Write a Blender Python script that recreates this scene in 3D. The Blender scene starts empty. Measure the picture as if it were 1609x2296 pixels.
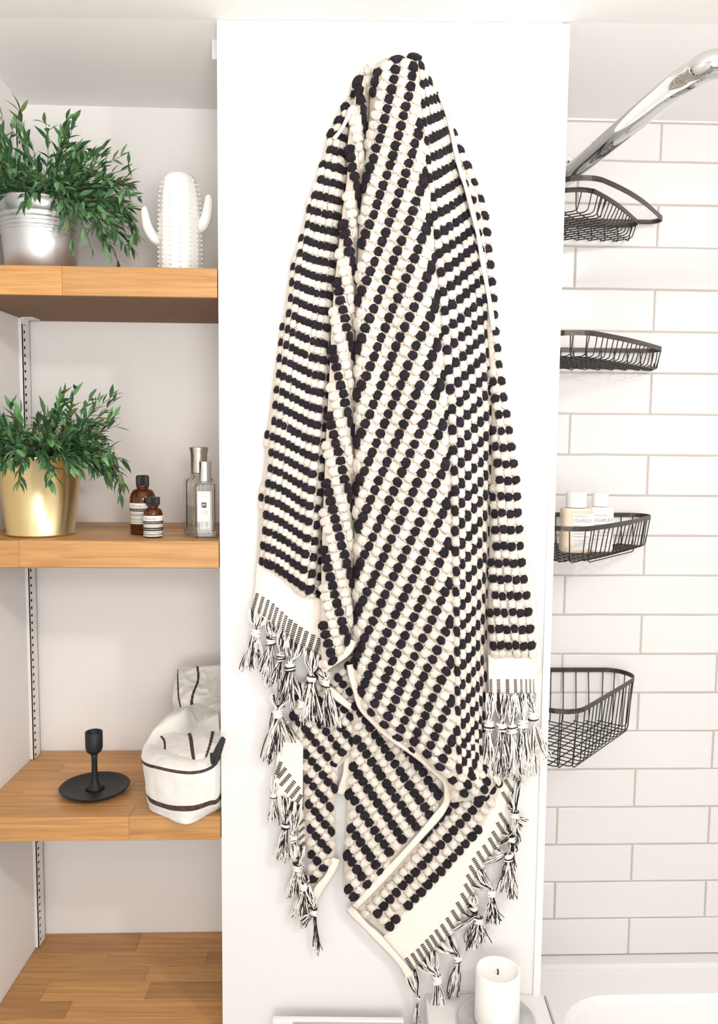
import bpy, math, random
import numpy as np
from mathutils import Vector, Matrix
from mathutils.geometry import delaunay_2d_cdt, tessellate_polygon
R_ = random.Random(7)
PI = math.pi
scene = bpy.context.scene
COL = scene.collection

# ------------------------------------------------------------------ camera
FPX, CX, CY = 1825.0, 804.5, 1148.0
Yc = Vector((3.5 / FPX, 163 / FPX, -1)).normalized()          # room depth axis seen from the camera
Dn = Vector((-192.5 / FPX, -20422 / FPX, -1)).normalized()    # straight down seen from the camera
Zc = -Dn
Zc = (Zc - Yc * Zc.dot(Yc)).normalized()
Xc = Yc.cross(Zc)
ROT = Matrix((Xc, Yc, Zc))                                    # camera -> room
EYE = Vector((0, 0, 1.55))
cam_data = bpy.data.cameras.new('camera')
cam_data.sensor_fit = 'VERTICAL'; cam_data.sensor_height = 24.0
cam_data.lens = FPX / 2296 * 24.0
cam_data.clip_start = 0.02
camera = bpy.data.objects.new('camera', cam_data)
COL.objects.link(camera)
camera.matrix_world = Matrix.Translation(EYE) @ ROT.to_4x4()
scene.camera = camera

# ------------------------------------------------------------------ world and lights
world = bpy.data.worlds.new('world'); scene.world = world
world.use_nodes = True
world.node_tree.nodes['Background'].inputs[0].default_value = (1.0, 0.98, 0.965, 1)
world.node_tree.nodes['Background'].inputs[1].default_value = 2.4

def area_light(name, loc, target, size, power, color):
    l = bpy.data.lights.new(name, 'AREA'); l.shape = 'DISK'; l.size = size
    l.energy = power; l.color = color
    o = bpy.data.objects.new(name, l); COL.objects.link(o)
    o.location = loc
    o.rotation_euler = (Vector(target) - Vector(loc)).to_track_quat('-Z', 'Y').to_euler()
    return o
area_light('ceiling_spot_key', (0.80, 0.10, 2.10), (-0.05, 1.3, 0.8), 0.10, 8.0, (1.0, 0.965, 0.94))
area_light('added_ceiling_fill', (0.10, 0.05, 1.70), (0.10, 0.85, 2.6), 0.35, 9.5, (1.0, 0.97, 0.95))  # added unseen lamp, fills the ceiling with light from below
area_light('added_front_fill', (0.1, -0.95, 0.92), (0.0, 1.3, 0.75), 0.9, 11.5, (1.0, 0.98, 0.97))  # added unseen lamp behind the camera, low frontal fill

scene.view_settings.view_transform = 'Standard'
scene.view_settings.look = 'None'
scene.view_settings.gamma = 1.0
scene.view_settings.use_curve_mapping = False
scene.view_settings.exposure = -0.24

# ------------------------------------------------------------------ helpers
def ray(px, py):
    return ROT @ Vector(((px - CX) / FPX, -(py - CY) / FPX, -1))
def W(px, py, y):
    """room point on the frontal plane at depth y that the photo shows at px, py"""
    r = ray(px, py)
    return EYE + r * (y / r.y)
def H(px, py, z):
    """room point on the horizontal plane z"""
    r = ray(px, py)
    return EYE + r * ((z - 1.55) / r.z)
PIER_Y = 1.235
SK = math.tan(math.radians(2.1))
BACK = 1.52
def back_y(x): return BACK + SK * x

class MB:
    def __init__(s): s.v = []; s.f = []; s.m = []
    def add(s, vs, fs, m=0):
        b = len(s.v); s.v += [tuple(v) for v in vs]
        s.f += [tuple(b + i for i in f) for f in fs]; s.m += [m] * len(fs)
        return s
    def box(s, x0, x1, y0, y1, z0, z1, skew=0.0, m=0, bev=0.0):
        if bev:
            vs = []
            pts = [(x0 + bev, y0), (x1 - bev, y0), (x1, y0 + bev), (x1, y1 - bev), (x1 - bev, y1), (x0 + bev, y1), (x0, y1 - bev), (x0, y0 + bev)]
            cx, cy = (x0 + x1) / 2, (y0 + y1) / 2
            for k, z in ((1, z0), (0, z0 + bev), (0, z1 - bev), (1, z1)):
                for (x, y) in pts:
                    if k:
                        x = cx + (x - cx) * (1 - 2 * bev / max(x1 - x0, 1e-6)); y = cy + (y - cy) * (1 - 2 * bev / max(y1 - y0, 1e-6))
                    vs.append((x, y + skew * x, z))
            fs = [tuple(range(7, -1, -1)), tuple(range(24, 32))]
            for r in range(3):
                for i in range(8):
                    j = (i + 1) % 8
                    fs.append((r * 8 + i, r * 8 + j, r * 8 + 8 + j, r * 8 + 8 + i))
            return s.add(vs, fs, m)
        vs = [(x, y + skew * x, z) for z in (z0, z1) for (x, y) in ((x0, y0), (x1, y0), (x1, y1), (x0, y1))]
        return s.add(vs, [(3, 2, 1, 0), (4, 5, 6, 7), (0, 1, 5, 4), (1, 2, 6, 5), (2, 3, 7, 6), (3, 0, 4, 7)], m)
    def lathe(s, prof, c, n=48, m=0, fn=None, closed=False):
        """prof: list of (r, z); c: centre"""
        vs = []; fs = []
        for (r, z) in prof:
            for i in range(n):
                a = 2 * PI * i / n
                rr = r if fn is None else fn(r, z, a)
                vs.append((c[0] + rr * math.cos(a), c[1] + rr * math.sin(a), c[2] + z))
        k = len(prof)
        for r in range(k - 1 if not closed else k):
            for i in range(n):
                j = (i + 1) % n; q = (r + 1) % k
                fs.append((r * n + i, r * n + j, q * n + j, q * n + i))
        if not closed:
            fs.append(tuple(range(n - 1, -1, -1))); fs.append(tuple((k - 1) * n + i for i in range(n)))
        return s.add(vs, fs, m)
    def tube(s, pts, rad, n=6, m=0, flat=None):
        """rad: number or list; flat=(a, b) half sizes of a flat band lying (a: along z, b: sideways)"""
        pts = [Vector(p) for p in pts]; k = len(pts); vs = []; fs = []
        up = None
        for i, p in enumerate(pts):
            t = (pts[min(i + 1, k - 1)] - pts[max(i - 1, 0)])
            t = t.normalized() if t.length > 1e-9 else Vector((0, 0, 1))
            if up is None:
                up = Vector((0, 0, 1)) if abs(t.z) < 0.9 else Vector((1, 0, 0))
            a = t.cross(up)
            a = a.normalized() if a.length > 1e-6 else Vector((1, 0, 0))
            b = a.cross(t).normalized(); up = b
            r = rad[i] if isinstance(rad, (list, tuple)) else rad
            for j in range(n):
                an = 2 * PI * (j + 0.5) / n
                vs.append(p + a * (math.cos(an) * r) + b * (math.sin(an) * r))
        for i in range(k - 1):
            for j in range(n):
                q = (j + 1) % n
                fs.append((i * n + j, i * n + q, i * n + n + q, i * n + n + j))
        fs.append(tuple(range(n - 1, -1, -1))); fs.append(tuple((k - 1) * n + j for j in range(n)))
        return s.add(vs, fs, m)
    def build(s, name, mats, parent=None, origin=None, smooth=False, props=None):
        me = bpy.data.meshes.new(name)
        o_ = Vector(origin) if origin is not None else (Vector(parent['_o']) if parent is not None else Vector((0, 0, 0)))
        me.from_pydata([(v[0] - o_.x, v[1] - o_.y, v[2] - o_.z) for v in s.v], [], s.f)
        if not isinstance(mats, (list, tuple)): mats = [mats]
        for mm in mats: me.materials.append(mm)
        me.polygons.foreach_set('material_index', s.m)
        if smooth: me.polygons.foreach_set('use_smooth', [True] * len(s.f))
        me.update()
        o = bpy.data.objects.new(name, me); COL.objects.link(o)
        o['_o'] = tuple(o_)
        if parent is not None: o.parent = parent
        else: o.location = o_
        if props:
            for k_, v_ in props.items(): o[k_] = v_
        return o
def thing(name, loc, label, cat, group=None):
    o = bpy.data.objects.new(name, None); COL.objects.link(o); o.location = loc
    o.empty_display_size = 0.02
    o['_o'] = tuple(loc); o['label'] = label; o['category'] = cat
    if group: o['group'] = group
    return o
def structure(o): o['kind'] = 'structure'; return o
def bevel(o, w, seg=2):
    m = o.modifiers.new('bevel', 'BEVEL'); m.width = w; m.segments = seg; m.limit_method = 'ANGLE'; m.angle_limit = 0.7
    return o
def lerp(a, b, t): return a + (b - a) * t
def sstep(t): t = max(0.0, min(1.0, t)); return t * t * (3 - 2 * t)
def interp(x, pts):
    if x <= pts[0][0]: return pts[0][1]
    for (a, b), (c, d) in zip(pts, pts[1:]):
        if x <= c: return b + (d - b) * (x - a) / (c - a)
    return pts[-1][1]
def smooth_path(pts, n=8):
    """Catmull-Rom through points (tuples of any length)"""
    out = []; P = [pts[0]] + list(pts) + [pts[-1]]
    for i in range(1, len(P) - 2):
        for k in range(n):
            t = k / n
            out.append(tuple(0.5 * ((2 * b) + (-a + c) * t + (2 * a - 5 * b + 4 * c - d) * t * t + (-a + 3 * b - 3 * c + d) * t ** 3)
                             for a, b, c, d in zip(P[i - 1], P[i], P[i + 1], P[i + 2])))
    out.append(tuple(pts[-1])); return out

# ------------------------------------------------------------------ materials
def mat(name, color, rough=0.5, metal=0.0, trans=0.0, ior=1.45, sheen=0.0, spec=0.5, bump=None, noise=None, coat=0.0):
    m = bpy.data.materials.new(name); m.use_nodes = True
    nt = m.node_tree; b = nt.nodes['Principled BSDF']
    b.inputs['Base Color'].default_value = (*color, 1); b.inputs['Roughness'].default_value = rough
    b.inputs['Metallic'].default_value = metal; b.inputs['Transmission Weight'].default_value = trans
    b.inputs['IOR'].default_value = ior; b.inputs['Sheen Weight'].default_value = sheen
    b.inputs['Specular IOR Level'].default_value = spec; b.inputs['Coat Weight'].default_value = coat
    co = nt.nodes.new('ShaderNodeTexCoord')
    if noise:   # (scale, other colour, stretch vector)
        n = nt.nodes.new('ShaderNodeTexNoise'); n.inputs['Scale'].default_value = noise[0]; n.inputs['Detail'].default_value = 4
        mp = nt.nodes.new('ShaderNodeMapping'); mp.inputs['Scale'].default_value = noise[2]
        nt.links.new(co.outputs['Object'], mp.inputs[0]); nt.links.new(mp.outputs[0], n.inputs['Vector'])
        r = nt.nodes.new('ShaderNodeValToRGB'); r.color_ramp.elements[0].position = 0.35; r.color_ramp.elements[1].position = 0.65
        r.color_ramp.elements[0].color = (*color, 1); r.color_ramp.elements[1].color = (*noise[1], 1)
        nt.links.new(n.outputs['Fac'], r.inputs[0]); nt.links.new(r.outputs[0], b.inputs['Base Color'])
    if bump:    # (scale, strength, distance)
        n = nt.nodes.new('ShaderNodeTexNoise'); n.inputs['Scale'].default_value = bump[0]; n.inputs['Detail'].default_value = 3
        nt.links.new(co.outputs['Object'], n.inputs['Vector'])
        bp = nt.nodes.new('ShaderNodeBump'); bp.inputs['Strength'].default_value = bump[1]; bp.inputs['Distance'].default_value = bump[2]
        nt.links.new(n.outputs['Fac'], bp.inputs['Height']); nt.links.new(bp.outputs[0], b.inputs['Normal'])
    return m
M_wall = mat('wall_paint', (0.87, 0.845, 0.82), 0.65, bump=(60, 0.05, 0.001))
M_ceil = mat('ceiling_paint', (0.92, 0.905, 0.885), 0.8)
M_pier = mat('white_gloss_paint', (0.80, 0.79, 0.775), 0.35, bump=(4, 0.05, 0.01))
M_trim = mat('white_plastic_trim', (0.82, 0.81, 0.80), 0.4)
M_grout = mat('beige_grout', (0.50, 0.455, 0.42), 0.9, bump=(300, 0.3, 0.001))
M_tile = mat('glazed_white_tile', (0.75, 0.735, 0.72), 0.12, bump=(14, 0.12, 0.004), coat=0.3)
M_floor = mat('grey_floor_tile', (0.36, 0.35, 0.34), 0.5, noise=(6, (0.44, 0.43, 0.42), (1, 1, 1)))
M_bath = mat('white_enamel', (0.9, 0.89, 0.88), 0.12, coat=0.5)
M_chrome = mat('polished_chrome', (0.60, 0.61, 0.61), 0.04, 1.0)
M_blackm = mat('black_wire_enamel', (0.025, 0.020, 0.018), 0.38, 0.3, bump=(400, 0.2, 0.0005))
M_rim = mat('brushed_black_band', (0.045, 0.040, 0.036), 0.38, 0.6, noise=(60, (0.085, 0.072, 0.062), (1, 1, 12)))
M_cast = mat('black_cast_iron', (0.016, 0.017, 0.017), 0.5, 0.2, bump=(700, 0.35, 0.0006))
M_ceram = mat('white_glazed_ceramic', (0.90, 0.89, 0.85), 0.18, coat=0.4)
M_zinc = mat('galvanised_zinc', (0.66, 0.67, 0.68), 0.42, 1.0, noise=(5, (0.72, 0.73, 0.74), (3, 3, 0.6)), bump=(40, 0.06, 0.001))
M_brass = mat('brushed_brass', (0.72, 0.56, 0.27), 0.27, 1.0, noise=(5, (0.80, 0.66, 0.38), (3, 3, 0.5)), bump=(60, 0.05, 0.001))
M_soil = mat('dark_moss', (0.012, 0.02, 0.012), 1.0)
M_stem = mat('green_stem', (0.03, 0.07, 0.025), 0.6)
M_leafA = mat('leaf_green', (0.085, 0.215, 0.075), 0.5, noise=(40, (0.18, 0.37, 0.16), (1, 1, 1)))
M_leafB = mat('leaf_deep_green', (0.030, 0.085, 0.034), 0.5, noise=(40, (0.06, 0.15, 0.06), (1, 1, 1)))
M_leafC = mat('leaf_olive_tip', (0.09, 0.13, 0.035), 0.5, noise=(60, (0.17, 0.21, 0.06), (1, 1, 1)))
M_amber = mat('amber_glass', (0.30, 0.09, 0.018), 0.05, 0.0, 0.85, 1.45)
M_black = mat('black_ribbed_plastic', (0.012, 0.012, 0.012), 0.45)
M_label = mat('cream_paper_label', (0.83, 0.80, 0.73), 0.7)
M_ink = mat('black_label_ink', (0.025, 0.018, 0.016), 0.6)
M_grey = mat('grey_label_ink', (0.24, 0.22, 0.20), 0.6)
M_brown = mat('brown_seal_ink', (0.05, 0.022, 0.018), 0.6)
M_glass = mat('clear_glass', (0.95, 0.94, 0.91), 0.03, 0.0, 0.95, 1.45)
M_cham = mat('champagne_metal', (0.60, 0.54, 0.47), 0.3, 1.0)
M_shamp = mat('pale_peach_plastic', (0.88, 0.74, 0.58), 0.3, 0.0, 0.15)
M_cond = mat('pale_cream_plastic', (0.88, 0.84, 0.76), 0.3)
M_cap = mat('frosted_white_cap', (0.86, 0.85, 0.82), 0.35)
M_cotton = mat('white_cotton_canvas', (0.78, 0.76, 0.715), 0.9, sheen=0.3, bump=(55, 0.45, 0.004))
M_stripe = mat('dark_brown_stripe', (0.045, 0.022, 0.020), 0.8, noise=(160, (0.10, 0.055, 0.045), (1, 1, 1)))
M_cord = mat('charcoal_cord', (0.03, 0.03, 0.032), 0.9)
M_wax = mat('ivory_wax', (0.93, 0.905, 0.865), 0.5)
M_wick = mat('burnt_wick', (0.12, 0.05, 0.03), 0.9)
M_stone = mat('grey_marble', (0.42, 0.42, 0.41), 0.4, noise=(18, (0.60, 0.60, 0.59), (1, 1, 1)))
M_paper = mat('grey_printed_label', (0.50, 0.49, 0.47), 0.7)
M_white = mat('white_card', (0.84, 0.82, 0.80), 0.6)
M_cream = mat('cream_tuft_yarn', (0.76, 0.70, 0.615), 0.95, sheen=0.5)
M_cloth = mat('cream_woven_cotton', (0.70, 0.62, 0.52), 0.95, sheen=0.3, bump=(900, 0.6, 0.0006))
M_band = mat('cream_herringbone_band', (0.85, 0.79, 0.71), 0.95, sheen=0.3)
def herring(m):
    nt = m.node_tree; b = nt.nodes['Principled BSDF']
    co = nt.nodes.new('ShaderNodeTexCoord'); w = nt.nodes.new('ShaderNodeTexWave')
    w.inputs['Scale'].default_value = 130; w.inputs['Distortion'].default_value = 1.5; w.bands_direction = 'DIAGONAL'
    nt.links.new(co.outputs['Object'], w.inputs['Vector'])
    bp = nt.nodes.new('ShaderNodeBump'); bp.inputs['Strength'].default_value = 0.35; bp.inputs['Distance'].default_value = 0.0008
    nt.links.new(w.outputs['Fac'], bp.inputs['Height']); nt.links.new(bp.outputs[0], b.inputs['Normal'])
herring(M_band)
M_stitch = mat('brown_stitch_thread', (0.10, 0.065, 0.045), 0.9)
M_hem = mat('ecru_hem_tape', (0.84, 0.76, 0.66), 0.95, sheen=0.3, bump=(500, 0.4, 0.0006))
def dark_yarn():
    m = bpy.data.materials.new('black_purple_yarn'); m.use_nodes = True; nt = m.node_tree; b = nt.nodes['Principled BSDF']
    co = nt.nodes.new('ShaderNodeTexCoord'); g = nt.nodes.new('ShaderNodeNewGeometry')
    n = nt.nodes.new('ShaderNodeTexNoise'); n.inputs['Scale'].default_value = 55; n.inputs['Detail'].default_value = 1
    nt.links.new(g.outputs['Position'], n.inputs['Vector'])
    r = nt.nodes.new('ShaderNodeValToRGB'); e = r.color_ramp.elements
    e[0].position = 0.30; e[0].color = (0.006, 0.006, 0.009, 1); e[1].position = 0.72; e[1].color = (0.013, 0.009, 0.008, 1)
    for p, c in ((0.42, (0.005, 0.004, 0.005, 1)), (0.53, (0.020, 0.009, 0.024, 1)), (0.60, (0.006, 0.005, 0.006, 1))):
        q = e.new(p); q.color = c
    nt.links.new(n.outputs['Fac'], r.inputs[0]); nt.links.new(r.outputs[0], b.inputs['Base Color'])
    b.inputs['Roughness'].default_value = 0.95; b.inputs['Sheen Weight'].default_value = 0.03
    return m
M_dark = dark_yarn()
M_black_yarn = mat('black_fringe_yarn', (0.02, 0.014, 0.017), 0.95)
M_white_yarn = mat('white_fringe_yarn', (0.87, 0.83, 0.77), 0.95, sheen=0.3)
def oak():
    m = bpy.data.materials.new('oak_stave'); m.use_nodes = True; nt = m.node_tree; b = nt.nodes['Principled BSDF']
    L = nt.links.new
    co = nt.nodes.new('ShaderNodeTexCoord'); oi = nt.nodes.new('ShaderNodeObjectInfo')
    mul = nt.nodes.new('ShaderNodeVectorMath'); mul.operation = 'MULTIPLY_ADD'
    comb = nt.nodes.new('ShaderNodeCombineXYZ')
    for i in range(3): L(oi.outputs['Random'], comb.inputs[i])
    mul.inputs[1].default_value = (7, 11, 5); L(comb.outputs[0], mul.inputs[0]); L(co.outputs['Object'], mul.inputs[2])
    mp = nt.nodes.new('ShaderNodeMapping'); mp.inputs['Scale'].default_value = (3.5, 95, 95); L(mul.outputs[0], mp.inputs[0])
    n1 = nt.nodes.new('ShaderNodeTexNoise'); n1.inputs['Scale'].default_value = 1.5; n1.inputs['Detail'].default_value = 6; n1.inputs['Distortion'].default_value = 0.9
    L(mp.outputs[0], n1.inputs['Vector'])
    r = nt.nodes.new('ShaderNodeValToRGB'); e = r.color_ramp.elements
    e[0].position = 0.22; e[0].color = (0.46, 0.235, 0.100, 1); e[1].position = 0.7; e[1].color = (0.70, 0.415, 0.200, 1)
    L(n1.outputs['Fac'], r.inputs[0])
    hs = nt.nodes.new('ShaderNodeHueSaturation')
    mr = nt.nodes.new('ShaderNodeMapRange'); mr.inputs['To Min'].default_value = 0.72; mr.inputs['To Max'].default_value = 1.12
    L(oi.outputs['Random'], mr.inputs['Value']); hs.inputs['Saturation'].default_value = 1.12; L(mr.outputs[0], hs.inputs['Value']); L(r.outputs[0], hs.inputs['Color'])
    L(hs.outputs[0], b.inputs['Base Color'])
    bp = nt.nodes.new('ShaderNodeBump'); bp.inputs['Strength'].default_value = 0.15; bp.inputs['Distance'].default_value = 0.001
    L(n1.outputs['Fac'], bp.inputs['Height']); L(bp.outputs[0], b.inputs['Normal'])
    b.inputs['Roughness'].default_value = 0.42
    return m
M_oak = oak()
M_under = mat('oak_underside_painted_shade', (0.21, 0.115, 0.062), 0.8, noise=(30, (0.25, 0.14, 0.08), (1, 6, 6)))  # oak brown darkened, shade below the shelves put into the colour

# ------------------------------------------------------------------ room shell
CEIL = 2.152
LW = -0.603           # face of the left wall
PX0, PX1 = -0.2135, 0.2855   # faces of the pier
RW = 1.15
structure(MB().box(LW - 0.1, RW + 0.1, -1.6, 1.72, -0.1, 0.0).build('floor', M_floor))
structure(MB().add([(x, y, z) for (y, z) in ((-1.6, 2.1525), (1.235, 2.1525), (1.72, 2.120), (1.72, 2.25), (-1.6, 2.25)) for x in (LW - 0.1, RW + 0.1)],
    [(0, 2, 3, 1), (2, 4, 5, 3), (4, 6, 7, 5), (6, 8, 9, 7), (8, 0, 1, 9), (0, 8, 6, 4, 2), (1, 3, 5, 7, 9)]).build('ceiling', M_ceil))
structure(MB().box(LW - 0.1, RW + 0.1, -1.2, -1.1, 0, 0.95).build('wall_added_blocker', M_wall))  # unseen low wall, added to block light rising to the shelf undersides
structure(MB().box(LW - 0.1, LW, -1.1, 1.66, 0, CEIL).build('wall_left', M_wall))
structure(MB().box(RW, RW + 0.1, -1.1, 1.72, 0, CEIL).build('wall_right', M_wall))
structure(MB().box(LW, PX0 + 0.01, BACK, BACK + 0.1, 0, CEIL, skew=SK).build('wall_back', M_wall))
structure(MB().box(PX0, PX1, PIER_Y, 1.64, 0, CEIL).build('wall_pier', M_pier))
structure(bevel(MB().box(PX1 - 0.0005, PX1 + 0.0110, PIER_Y - 0.003, PIER_Y + 0.012, 0.655, CEIL - 0.002).build('trim_1', M_trim), 0.0008))
# batten between the pier and the ceiling
structure(bevel(MB().box(PX0 - 0.0165, PX0, 1.285, 1.50, 2.146 - 0.026, 2.149).build('trim_2', M_trim), 0.001))
structure(MB().box(PX1 + 0.0, RW, back_y(0) - 0.0004, back_y(0) + 0.06, 0.45, CEIL, skew=SK).build('wall_tiled', M_grout))
tw = bpy.data.objects['wall_tiled']
structure(MB().box(PX1, RW, BACK - 0.003, BACK + 0.006, 2.129, CEIL, skew=SK).build('trim_3', M_pier))
# tiles: each its own object
def tile_mesh(L, Hh, seed):
    r = random.Random(seed); n = 7; mb = MB(); vs = []
    def loop(inset, d):
        out = []
        for i in range(n): out.append((lerp(inset, L - inset, i / (n - 1)), d, inset + r.uniform(-1, 1) * 0.0005))
        for i in range(n): out.append((lerp(L - inset, inset, i / (n - 1)), d, Hh - inset + r.uniform(-1, 1) * 0.0005))
        return out
    a = loop(0.0, 0.006); st = r.getstate()
    b = [(x, 0.0012, z) for (x, y, z) in a]
    c = [(min(max(x, 0.0014), L - 0.0014), 0.0, min(max(z, 0.0016), Hh - 0.0016)) for (x, y, z) in a]
    N = 2 * n; vs = a + b + c; fs = [tuple(range(2 * N, 3 * N))]
    for k in range(2):
        for i in range(N):
            j = (i + 1) % N; fs.append((k * N + i, k * N + j, k * N + N + j, k * N + N + i))
    me = bpy.data.meshes.new('tile'); me.from_pydata(vs, [], fs); me.materials.append(M_tile); me.update()
    return me
TH, TL, G = 0.0734, 0.2988, 0.0030
PITCH = 0.0764
z_base = 0.5335
cache = {}
for row in range(0, 21):
    z0 = z_base + row * PITCH
    h = TH
    if z0 + h > 2.127: h = 2.127 - z0
    if h < 0.02: continue
    xj = 0.0912 + (0.151 if row % 2 == 0 else 0.0)
    xj -= 0.302
    k = 0
    while xj < RW:
        a, b = max(xj, PX1 + 0.001), min(xj + TL, RW - 0.001)
        if b - a > 0.01:
            key = (round(b - a, 4), round(h, 4), (row * 7 + k) % 4)
            if key not in cache: cache[key] = tile_mesh(b - a, h, hash(key) % 9999)
            o = bpy.data.objects.new('tile', cache[key]); COL.objects.link(o); o.parent = tw
            o.location = (a, back_y(a) - 0.002 + R_.uniform(-0.0004, 0.0004), z0); o.rotation_euler = (R_.uniform(-.003, .003), 0, math.radians(2.1))
        xj += 0.302; k += 1

# bath: rim slab with sunken basin
bt = thing('bathtub', (0.72, 1.15, 0.0), 'white enamel bathtub whose rim runs below the tiled wall', 'bathtub')
mb = MB(); zr = 0.52
xo0, xo1, yo0, yo1 = 0.312, RW - 0.001, 0.0, 1.4935
def rloop(x0, x1, y0, y1, r, z, n=6):
    out = []
    for (cx, cy, a0) in ((x1 - r, y1 - r, 0), (x0 + r, y1 - r, PI / 2), (x0 + r, y0 + r, PI), (x1 - r, y0 + r, 1.5 * PI)):
        for i in range(n + 1):
            a = a0 + PI / 2 * i / n; x = cx + r * math.cos(a); y = cy + r * math.sin(a); out.append((x, y + (SK * x if y > 0.8 else 0), z))
    return out
loops = [rloop(xo0, xo1, yo0, yo1, 0.002, 0.002), rloop(xo0, xo1, yo0, yo1, 0.002, zr - 0.006), rloop(xo0 + .004, xo1 - .004, yo0 + .004, yo1 - .004, 0.004, zr),
         rloop(xo0 + .055, xo1 - .06, yo0 + .06, yo1 - .075, 0.10, zr), rloop(xo0 + .065, xo1 - .07, yo0 + .07, yo1 - .085, 0.10, zr - 0.012),
         rloop(xo0 + .12, xo1 - .12, yo0 + .12, yo1 - .14, 0.12, 0.16), rloop(xo0 + .2, xo1 - .2, yo0 + .2, yo1 - .22, 0.1, 0.12)]
N = len(loops[0]); vs = sum(loops, []); fs = []
for k in range(len(loops) - 1):
    for i in range(N):
        j = (i + 1) % N; fs.append((k * N + i, k * N + j, k * N + N + j, k * N + N + i))
fs.append(tuple((len(loops) - 1) * N + i for i in range(N)))
mb.add(vs, fs).build('tub_shell', M_bath, bt, smooth=False)
# bead of sealant where tiles meet bath
structure(MB().box(0.306, RW, BACK - 0.030, BACK - 0.0022, 0.5195, 0.5325, skew=SK).build('trim_4', M_trim))
# ledge that carries the candle
LZ = 0.664
structure(bevel(MB().box(0.112, 0.3025, 0.86, PIER_Y, 0.0, LZ).build('trim_5', M_pier), 0.002))
structure(MB().box(0.3028, 0.3055, 0.86, PIER_Y - 0.004, 0.56, LZ + 0.0015).build('trim_6', M_grout))
structure(MB().box(-0.20, 0.111, 1.08, PIER_Y, 0.0, 0.52).build('trim_7', M_pier))

# ------------------------------------------------------------------ shelves
shelf_info = [(1.8005, 0.0425, 'topmost oak shelf, carrying the zinc pot and white cactus', 0.41),
              (1.3925, 0.0415, 'second oak shelf from the top, carrying the brass pot and bottles', 0.22),
              (0.9560, 0.0385, 'third oak shelf from the top, carrying the black candle holder and striped bag', 0.63),
              (0.5900, 0.0410, 'lowest oak shelf, empty, at the bottom of the alcove', 0.5)]
FY = 1.2425
for (zt, th, lab, jf) in shelf_info:
    s = thing('oak_shelf', (-0.41, 1.37, zt - th), lab, 'shelf', 'oak shelves in the alcove')
    x0, x1 = LW + 0.0015, PX0 - 0.0015
    ys = [FY]
    while ys[-1] < BACK - 0.045: ys.append(ys[-1] + R_.uniform(0.036, 0.046))
    ys[-1] = BACK - 0.0015
    for i, (a, b) in enumerate(zip(ys, ys[1:])):
        cuts = [x0] + sorted({round(x0 + (x1 - x0) * f, 4) for f in ([jf] if i == 0 else ([R_.uniform(0.15, 0.85)] if i % 2 else [R_.uniform(0.1, 0.4), R_.uniform(0.55, 0.9)]))}) + [x1]
        for c, d in zip(cuts, cuts[1:]):
            MB().box(c + 0.00008, d - 0.00008, a + 0.00008, b - 0.00008, zt - th, zt, skew=SK, bev=0.0006).build('stave', M_oak, s)
# thin sheets under the shelves, their brown darkened to paint in shade
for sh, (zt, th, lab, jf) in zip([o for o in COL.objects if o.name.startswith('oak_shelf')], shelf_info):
    MB().box(LW + 0.003, PX0 - 0.003, FY + 0.002, BACK - 0.004, zt - th - 0.0006, zt - th + 0.0002, skew=SK).build('underside', M_under, sh)['label'] = 'oak underside with shade painted into its brown'
# slotted uprights at the back left
up = thing('slotted_upright', (LW, 1.46, 0.0), 'white slotted steel shelf upright on the left wall of the alcove', 'shelf upright')
mb = MB(); ux = LW + 0.0072; uy0, uy1 = 1.452, 1.484
segs = [(0.0, 0.548), (0.5915, 0.9165), (0.957, 1.350), (1.394, 1.757), (1.802, 2.10)]
def upright(o, mirror=False):
    for (a, b) in segs:
        m1 = MB(); m1.box(LW + 0.0002, ux, uy0, uy0 + 0.0016, a, b); m1.box(LW + 0.0002, ux, uy1 - 0.0016, uy1, a, b)
        m1.box(LW + 0.0002, ux - 0.0030, uy0 + 0.0018, uy1 - 0.0018, a, b, m=1)
        # slotted face: two solid strips with rungs between the slots
        for (p, q) in ((uy0, uy0 + 0.0050), (uy0 + 0.0145, uy1)):
            m1.box(ux - 0.0014, ux, p, q, a, b)
        z = math.ceil(a / 0.02) * 0.02
        rung = a
        while z < b:
            m1.box(ux - 0.0014, ux, uy0 + 0.0050, uy0 + 0.0145, rung, min(z + 0.0, b)); rung = z + 0.0050; z += 0.0138
        if rung < b: m1.box(ux - 0.0014, ux, uy0 + 0.0050, uy0 + 0.0145, rung, b)
        m1.build('slotted_channel', [M_trim, M_ink], o)
upright(up)
for (zt, th, lab, jf) in shelf_info[:1]:
    nm = {1.8005: 'under the topmost shelf', 1.3925: 'under the second shelf', 0.9560: 'under the third shelf'}[zt]
    c = thing('shelf_clip', (ux, 1.46, zt - th - 0.012), 'small white steel clip ' + nm + ' at the left upright', 'shelf clip', 'shelf clips')
    z = zt - th
    m1 = MB(); m1.box(ux + 0.0005, ux + 0.022, 1.446, 1.4476 + 0.03, z - 0.0025, z - 0.0003); m1.build('tongue', M_trim, c)
    m1 = MB(); m1.box(ux + 0.0005, ux + 0.002, 1.449, 1.475, z - 0.012, z - 0.0025); m1.build('clip_plate', M_trim, c)
c = thing('shelf_clip', (PX0, 1.30, 1.745), 'small white steel clip under the topmost shelf beside the pier', 'shelf clip', 'shelf clips')
MB().tube([(PX0 - 0.0005, 1.30, 1.751), (PX0 - 0.007, 1.30, 1.7522), (PX0 - 0.009, 1.30, 1.7485), (PX0 - 0.007, 1.30, 1.7455), (PX0 - 0.0005, 1.30, 1.7455)], 0.0011, 8).build('wire_hook', M_trim, c, smooth=True)

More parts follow.
